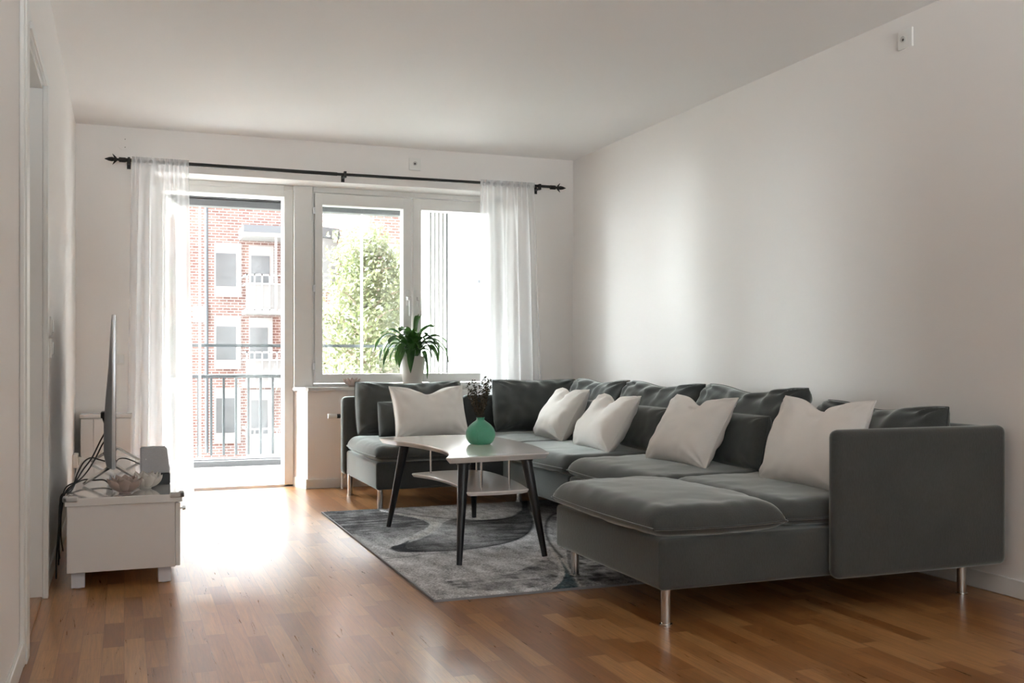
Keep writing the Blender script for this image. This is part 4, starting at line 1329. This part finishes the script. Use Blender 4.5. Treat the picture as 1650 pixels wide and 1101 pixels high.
# ------------------------------------------------------------------ radiator behind the sofa
rd = empty('radiator', (2.0, 7.35, 0), 'white radiator under the window with a thermostat valve left of the sofa', 'radiator')
MB().box(1.50, 2.66, 7.325, 7.40, 0.14, 0.62, 0.006, 2).build('panel', M['white_paint'], rd)
v = at(536, 671, 7.34)
MB().rod((v.x - 0.035, 7.34, v.z), (v.x + 0.03, 7.34, v.z), 0.019, 0.017, n=18).build('thermostat_valve', M['plastic_white'], rd)
MB().rod((v.x + 0.03, 7.34, v.z), (v.x + 0.055, 7.34, v.z), 0.016, n=14).rod((v.x + 0.055, 7.34, v.z), (1.51, 7.34, v.z), 0.010, n=12).build('valve_collar', M['plastic_black'], rd)
for px in (549, 557):
    x = at(px, 790, 7.34).x + 0.012
    MB().rod((x, 7.345, 0.0), (x, 7.345, 0.60 if px < 553 else 0.17), 0.0085, n=12).build('pipe', M['white_paint'], rd)

# ------------------------------------------------------------------ sectional sofa
sf_ = empty('sectional_sofa', (2.6, 5.1, 0), 'large grey green fabric corner sofa with chaise along the right wall', 'sofa')
SZ0, SZ1 = 0.135, 0.305
SB = lambda *a, bev=0.018: MB().box(*a, bev, 4)
# modules of the base
SB(1.445, 2.298, 6.14, 7.10, SZ0, SZ1).build('seat_base', M['sofa'], sf_)
SB(2.300, 3.255, 6.125, 7.10, SZ0, SZ1).build('seat_base', M['sofa'], sf_)
SB(2.262, 3.255, 5.082, 6.123, SZ0, SZ1).build('seat_base', M['sofa'], sf_)
SB(2.262, 3.255, 4.062, 5.080, SZ0, SZ1).build('seat_base', M['sofa'], sf_)
SB(1.745, 3.245, 3.135, 4.060, SZ0, SZ1 + 0.012).build('chaise_base', M['sofa'], sf_)
# backs
SB(1.415, 2.300, 7.03, 7.125, SZ0, 0.678, bev=0.035).build('backrest', M['sofa'], sf_)
SB(2.302, 3.270, 7.03, 7.125, SZ0, 0.678, bev=0.035).build('backrest', M['sofa'], sf_)
for y0, y1 in ((6.13, 7.03), (5.085, 6.128), (4.065, 5.083), (3.14, 4.063)):
    SB(3.190, 3.270, y0, y1, SZ0, 0.678, bev=0.032).build('backrest', M['sofa'], sf_)
SB(2.440, 3.262, 3.068, 3.134, SZ0 - 0.003, 0.684, bev=0.030).build('armrest', M['sofa'], sf_)
for (x, y) in ((1.800, 3.195), (1.812, 4.005), (3.150, 3.195), (3.15, 4.03), (1.490, 6.225), (1.460, 6.985), (2.40, 6.18), (2.36, 7.02), (2.32, 5.08), (3.15, 5.08), (3.15, 7.02)):
    z0 = RZt if (RX0 < x < RX1 and RY0 < y < RY1) else 0.0
    MB().rod((x, y, z0 + 0.004), (x, y, SZ0 + 0.01), 0.0175, n=20).rod((x, y, z0), (x, y, z0 + 0.006), 0.023, n=20).build('leg', M['chrome'], sf_)


def cushion_mesh(W, L, T, Tb, pe=6.0, ex=0.42, pinch=0.0, rnd_c=0.0, chop=0.0, chop_w=0.45, wr=0.004, seed=0, nu=44, sag=0.0, belly=0.0, R=0.0, dome=0.2, side=0.0, ripple=0.8):
    """two sheets sewn together. local x = width, y = length/height (0..L), z = thickness"""
    V = []; Fc = []
    sd = seed * 13.7

    def shape(u, v):
        x = u * W / 2; y = v * L / 2
        # corners rounded
        if rnd_c > 0:
            m_ = max(abs(u), abs(v), 1e-6); l_ = math.hypot(u, v)
            k = 1 - rnd_c * max(0, (l_ / m_ - 1.0)) * m_
            x *= k; y *= k
        # edges pulled in between the corners
        if pinch:
            x *= 1 - pinch * (1 - v * v) * u * u
            y *= 1 - pinch * (1 - u * u) * v * v
        # dent chopped into the top edge
        if chop and v > -0.4:
            tt = (v + 0.4) / 1.4
            y -= chop * math.exp(-(u / chop_w) ** 2) * tt * tt * (3 - 2 * tt)
        if sag and v > 0:
            y -= sag * v * (1 - u * u)
        return x, y

    def prof_(u, v):
        if R:
            tu = min(1.0, W / 2 * (1 - abs(u)) / R); tv = min(1.0, L / 2 * (1 - abs(v)) / R)
            return (max(0.0, 1 - (1 - tu) ** 2.3) * max(0.0, 1 - (1 - tv) ** 2.3)) ** 0.5 * (1 + dome * (1 - u * u) * (1 - v * v))
        return max(0.0, (1 - abs(u) ** pe)) ** ex * max(0.0, (1 - abs(v) ** pe)) ** ex

    idx = {}
    for sgn in (1, -1):
        for j in range(nu + 1):
            for i in range(nu + 1):
                # denser near the rim
                su = math.sin((i / nu - 0.5) * math.pi); sv = math.sin((j / nu - 0.5) * math.pi)
                u = 0.6 * su + 0.4 * (2 * i / nu - 1); v = 0.6 * sv + 0.4 * (2 * j / nu - 1)
                x, y = shape(u, v)
                rim = i in (0, nu) or j in (0, nu)
                if rim and sgn == -1:
                    idx[(sgn, i, j)] = idx[(1, i, j)]; continue
                h = prof_(u, v) * (T if sgn == 1 else Tb)
                if belly:
                    h *= 1 + belly * (-v) * 0.5
                if not rim:
                    # wrinkles gather near the rim and corners
                    e = 1 - min(1, max(abs(u), abs(v)))
                    amp = wr * (0.45 + 1.8 * math.exp(-e * 5))
                    q = Vector((x * 7 + sd, y * 7 - sd, sgn * 3.1))
                    h += amp * (noise.noise(q) + 0.55 * noise.noise(q * 2.7)) * min(1, e * 6)
                    if side:
                        # creases running in from the two sides
                        sx = 1 - abs(u)
                        h += side * math.sin(y * 58 + sd + 4 * noise.noise(q * 0.8)) * math.exp(-sx * 5.5) * min(1, e * 8) * (1.15 - 0.6 * v)
                    dcx, dcy = (1 - abs(u)), (1 - abs(v))
                    r_ = math.hypot(dcx, dcy)
                    an = math.atan2(dcy, dcx)
                    h += amp * ripple * math.sin(an * 11 + sd + 3 * noise.noise(q * 0.6)) * math.exp(-r_ * 2.6) * min(1, e * 6)
                    if chop and sgn == 1:
                        # folds running down from the dent
                        cd = math.exp(-(u / (chop_w * 0.8)) ** 2) * max(0, v + 0.1)
                        h -= chop * 0.55 * cd * (T / 0.08) * min(1, e * 4)
                        h += amp * 1.2 * math.sin(u * 16 + sd) * max(0, v) ** 2 * math.exp(-(u / 0.7) ** 2) * min(1, e * 5)
                V.append(Vector((x, y + L / 2, h if sgn == 1 else -h)))
                idx[(sgn, i, j)] = len(V) - 1
        for j in range(nu):
            for i in range(nu):
                q = (idx[(sgn, i, j)], idx[(sgn, i + 1, j)], idx[(sgn, i + 1, j + 1)], idx[(sgn, i, j + 1)])
                Fc.append(q if sgn == 1 else tuple(reversed(q)))
    rimi = [idx[(1, i, 0)] for i in range(nu)] + [idx[(1, nu, j)] for j in range(nu)] + [idx[(1, i, nu)] for i in range(nu, 0, -1)] + [idx[(1, 0, j)] for j in range(nu, 0, -1)]
    return V, Fc, [V[i] for i in rimi]


def frame_m(o, wd, up):
    wd = Vector(wd).normalized(); up = Vector(up)
    up = (up - wd * up.dot(wd)).normalized(); n = wd.cross(up)
    m = Matrix((wd, up, n)).transposed().to_4x4(); m.translation = Vector(o)
    return m


def put_cushion(name, mat, m, parent=None, piping=None, pipe_name='piping', pr_mat=None, **kw):
    V, Fc, rim = cushion_mesh(**kw)
    me = MB().add(V, Fc)
    if parent is None:
        o = me.build(name, mat, smooth=180); o.matrix_world = m
    else:
        o = MB().add([m @ p for p in V], Fc).build(name, mat, parent, smooth=180)
    if piping:
        rp = rim + [rim[0]]
        if parent is not None:
            rp = [m @ p for p in rp]
        pb = MB().tube(rp, piping, 5)
        p = pb.build(pipe_name, pr_mat or mat, None, smooth=180)
        p.parent = o
        if parent is not None:
            p.matrix_parent_inverse = Matrix.Translation(-parent.location) .inverted() @ Matrix.Translation(-parent.location)
    return o


def seat(x0, x1, y0, y1, z, T, seed):
    m = frame_m(((x0 + x1) / 2, y0, z), (1, 0, 0), (0, 1, 0))
    put_cushion('seat_cushion', M['sofa'], m, sf_, piping=0.004, W=x1 - x0, L=y1 - y0, T=T, Tb=0.034, R=0.082, dome=0.30, rnd_c=0.14, wr=0.0055, ripple=0.25, seed=seed)


seat(1.415, 2.300, 6.105, 7.035, 0.341, 0.068, 1)
seat(2.285, 3.195, 6.100, 7.035, 0.341, 0.066, 2)
seat(2.215, 3.195, 5.085, 6.130, 0.341, 0.068, 3)
seat(2.215, 3.195, 4.060, 5.095, 0.341, 0.069, 4)
seat(1.705, 2.290, 3.110, 4.075, 0.352, 0.070, 5)
seat(2.255, 3.195, 3.136, 4.075, 0.352, 0.064, 6)

# ------------------------------------------------------------------ loose cushions
SEAT = 0.412


def back_cushion(o, wd, up, W, L, seed, label, chop=0.02):
    ob = put_cushion('back_cushion', M['sofa'], frame_m(o, wd, up), None, piping=0.0035, W=W, L=L, T=0.092, Tb=0.075, R=0.10, dome=0.3, pinch=0.02, rnd_c=0.10, chop=chop, chop_w=0.5, wr=0.024, side=0.009, seed=seed, belly=0.25)
    return tag(ob, label, 'cushion', 'grey back cushions')


DN = (0, -1, 0)                 # along the right run, far to near
back_cushion((1.868, 6.88, SEAT), (1, 0, 0), (0, 0.22, 1), 0.79, 0.385, 1, 'grey back cushion at the left end of the sofa under the plant', 0.02)
back_cushion((2.815, 6.87, SEAT), (1, 0, 0), (0, 0.20, 1), 0.68, 0.39, 2, 'grey back cushion in the far corner in front of the right curtain', 0.012)
back_cushion((3.00, 6.32, SEAT), DN, (0.20, 0, 1), 0.80, 0.405, 3, 'grey back cushion on the right wall side, first from the corner', 0.03)
back_cushion((2.99, 5.45, SEAT), DN, (0.22, 0, 1), 0.92, 0.405, 4, 'grey back cushion on the right wall side, second from the corner', 0.035)
back_cushion((2.99, 4.53, SEAT), DN, (0.24, 0, 1), 0.92, 0.410, 5, 'grey back cushion on the right wall side, third from the corner', 0.045)
back_cushion((3.02, 3.58, SEAT), DN, (0.22, 0, 1), 0.78, 0.355, 6, 'grey back cushion behind the near armrest', 0.035)


def small(o, wd, up, W, L, seed, label):
    ob = put_cushion('lumbar_pillow', M['sofa'], frame_m(o, wd, up), None, piping=0.003, W=W, L=L, T=0.052, Tb=0.05, R=0.06, dome=0.15, pinch=0.02, rnd_c=0.07, wr=0.005, seed=seed, belly=0.2)
    return tag(ob, label, 'pillow', 'small grey lumbar pillows')


small((1.83, 6.66, SEAT), (1, 0, 0), (0, 0.25, 1), 0.50, 0.25, 11, 'small grey pillow behind the leftmost white pillow')
small((2.82, 6.10, SEAT), DN, (0.22, 0, 1), 0.46, 0.265, 12, 'small grey pillow behind the white pillow nearest the corner')
small((2.80, 5.26, SEAT), DN, (0.26, 0, 1), 0.50, 0.265, 13, 'small grey pillow behind the middle white pillow of the right side')
small((2.80, 4.33, SEAT), DN, (0.24, 0, 1), 0.50, 0.27, 14, 'small grey pillow behind the white pillow beside the chaise')


def white(o, wd, up, W, L, seed, label, chop, T=0.098):
    ob = put_cushion('white_pillow', M['white_fabric'], frame_m(o, wd, up), None, piping=0.003, pipe_name='piping', W=W, L=L, T=T, Tb=T * 0.9, pe=2.7, ex=0.50, pinch=0.062, chop=chop * 0.78, chop_w=0.36, wr=0.014, side=0.004, seed=seed, belly=0.35)
    return tag(ob, label, 'pillow', 'white pillows on the sofa')


white((1.905, 6.47, SEAT), (1, 0.06, 0), (0, 0.42, 1), 0.52, 0.375, 21, 'white pillow on the left sofa seat behind the coffee table', 0.065)
white((2.62, 6.22, SEAT), DN, (0.60, 0.05, 1), 0.44, 0.385, 22, 'white pillow nearest the sofa corner', 0.060)
white((2.545, 5.415, SEAT), DN, (0.66, 0.0, 1), 0.48, 0.38, 23, 'white pillow on the right side, second from the corner', 0.075)
white((2.575, 4.49, SEAT), (0.08, -1, 0), (0.58, 0.0, 1), 0.52, 0.395, 24, 'white pillow on the seat beside the chaise', 0.065)
white((2.60, 3.50, SEAT), (0.03, -1, 0), (0.38, 0.0, 1), 0.56, 0.395, 25, 'white pillow on the chaise against the near armrest', 0.065, 0.09)

# ------------------------------------------------------------------ light: overcast sky and a low hazy sun beyond the balcony
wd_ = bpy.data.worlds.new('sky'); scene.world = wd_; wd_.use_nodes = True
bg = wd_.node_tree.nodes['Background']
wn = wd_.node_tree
SKY, REAR_FILL = 1.4, 10.0
# even overcast sky; an added glow below the horizon behind the house (-Y) fills the room
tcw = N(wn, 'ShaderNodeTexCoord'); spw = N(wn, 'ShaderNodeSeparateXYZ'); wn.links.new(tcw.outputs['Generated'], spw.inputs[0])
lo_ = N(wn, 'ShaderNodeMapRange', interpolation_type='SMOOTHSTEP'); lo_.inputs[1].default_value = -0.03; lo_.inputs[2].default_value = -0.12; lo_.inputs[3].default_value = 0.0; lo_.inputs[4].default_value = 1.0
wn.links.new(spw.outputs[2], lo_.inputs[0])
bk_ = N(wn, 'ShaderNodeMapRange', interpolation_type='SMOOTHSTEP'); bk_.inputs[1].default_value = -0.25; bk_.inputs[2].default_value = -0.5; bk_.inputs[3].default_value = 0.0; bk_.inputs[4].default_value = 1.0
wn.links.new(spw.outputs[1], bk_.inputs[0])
wn.links.new(math_n(wn, 'ADD', SKY, math_n(wn, 'MULTIPLY', math_n(wn, 'MULTIPLY', lo_.outputs[0], bk_.outputs[0]), REAR_FILL)), bg.inputs[1])
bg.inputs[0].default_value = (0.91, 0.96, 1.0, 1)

sd = bpy.data.lights.new('hazy_sun', 'SUN'); sd.energy = 115.0; sd.angle = math.radians(125); sd.color = (0.93, 0.97, 1.0)
so_ = bpy.data.objects.new('hazy_sun', sd); COL.objects.link(so_)
dv = Vector((0.60, -0.66, -0.32))
so_.rotation_euler = dv.to_track_quat('-Z', 'Y').to_euler()
so_.location = (-3, 20, 10)
for nm, x0, x1, z0, z1 in (('door_portal', 0.22, 1.16, 0.0, 2.2), ('window_portal', 1.30, 2.76, 0.74, 2.2)):
    ld = bpy.data.lights.new(nm, 'AREA'); ld.shape = 'RECTANGLE'; ld.size = x1 - x0; ld.size_y = z1 - z0
    ld.cycles.is_portal = True
    lo = bpy.data.objects.new(nm, ld); COL.objects.link(lo)
    lo.location = ((x0 + x1) / 2, YO + 0.03, (z0 + z1) / 2)
    lo.rotation_euler = (math.pi / 2, 0, math.pi)      # faces into the room (-Y)
ld = bpy.data.lights.new('fill_window_portal', 'AREA'); ld.shape = 'RECTANGLE'; ld.size = BX1 - BX0; ld.size_y = BZ1 - BZ0  # portal for the added window behind the camera
ld.cycles.is_portal = True
lo = bpy.data.objects.new('fill_window_portal', ld); COL.objects.link(lo)
lo.location = ((BX0 + BX1) / 2, YF - 0.22, (BZ0 + BZ1) / 2); lo.rotation_euler = (math.pi / 2, 0, 0)
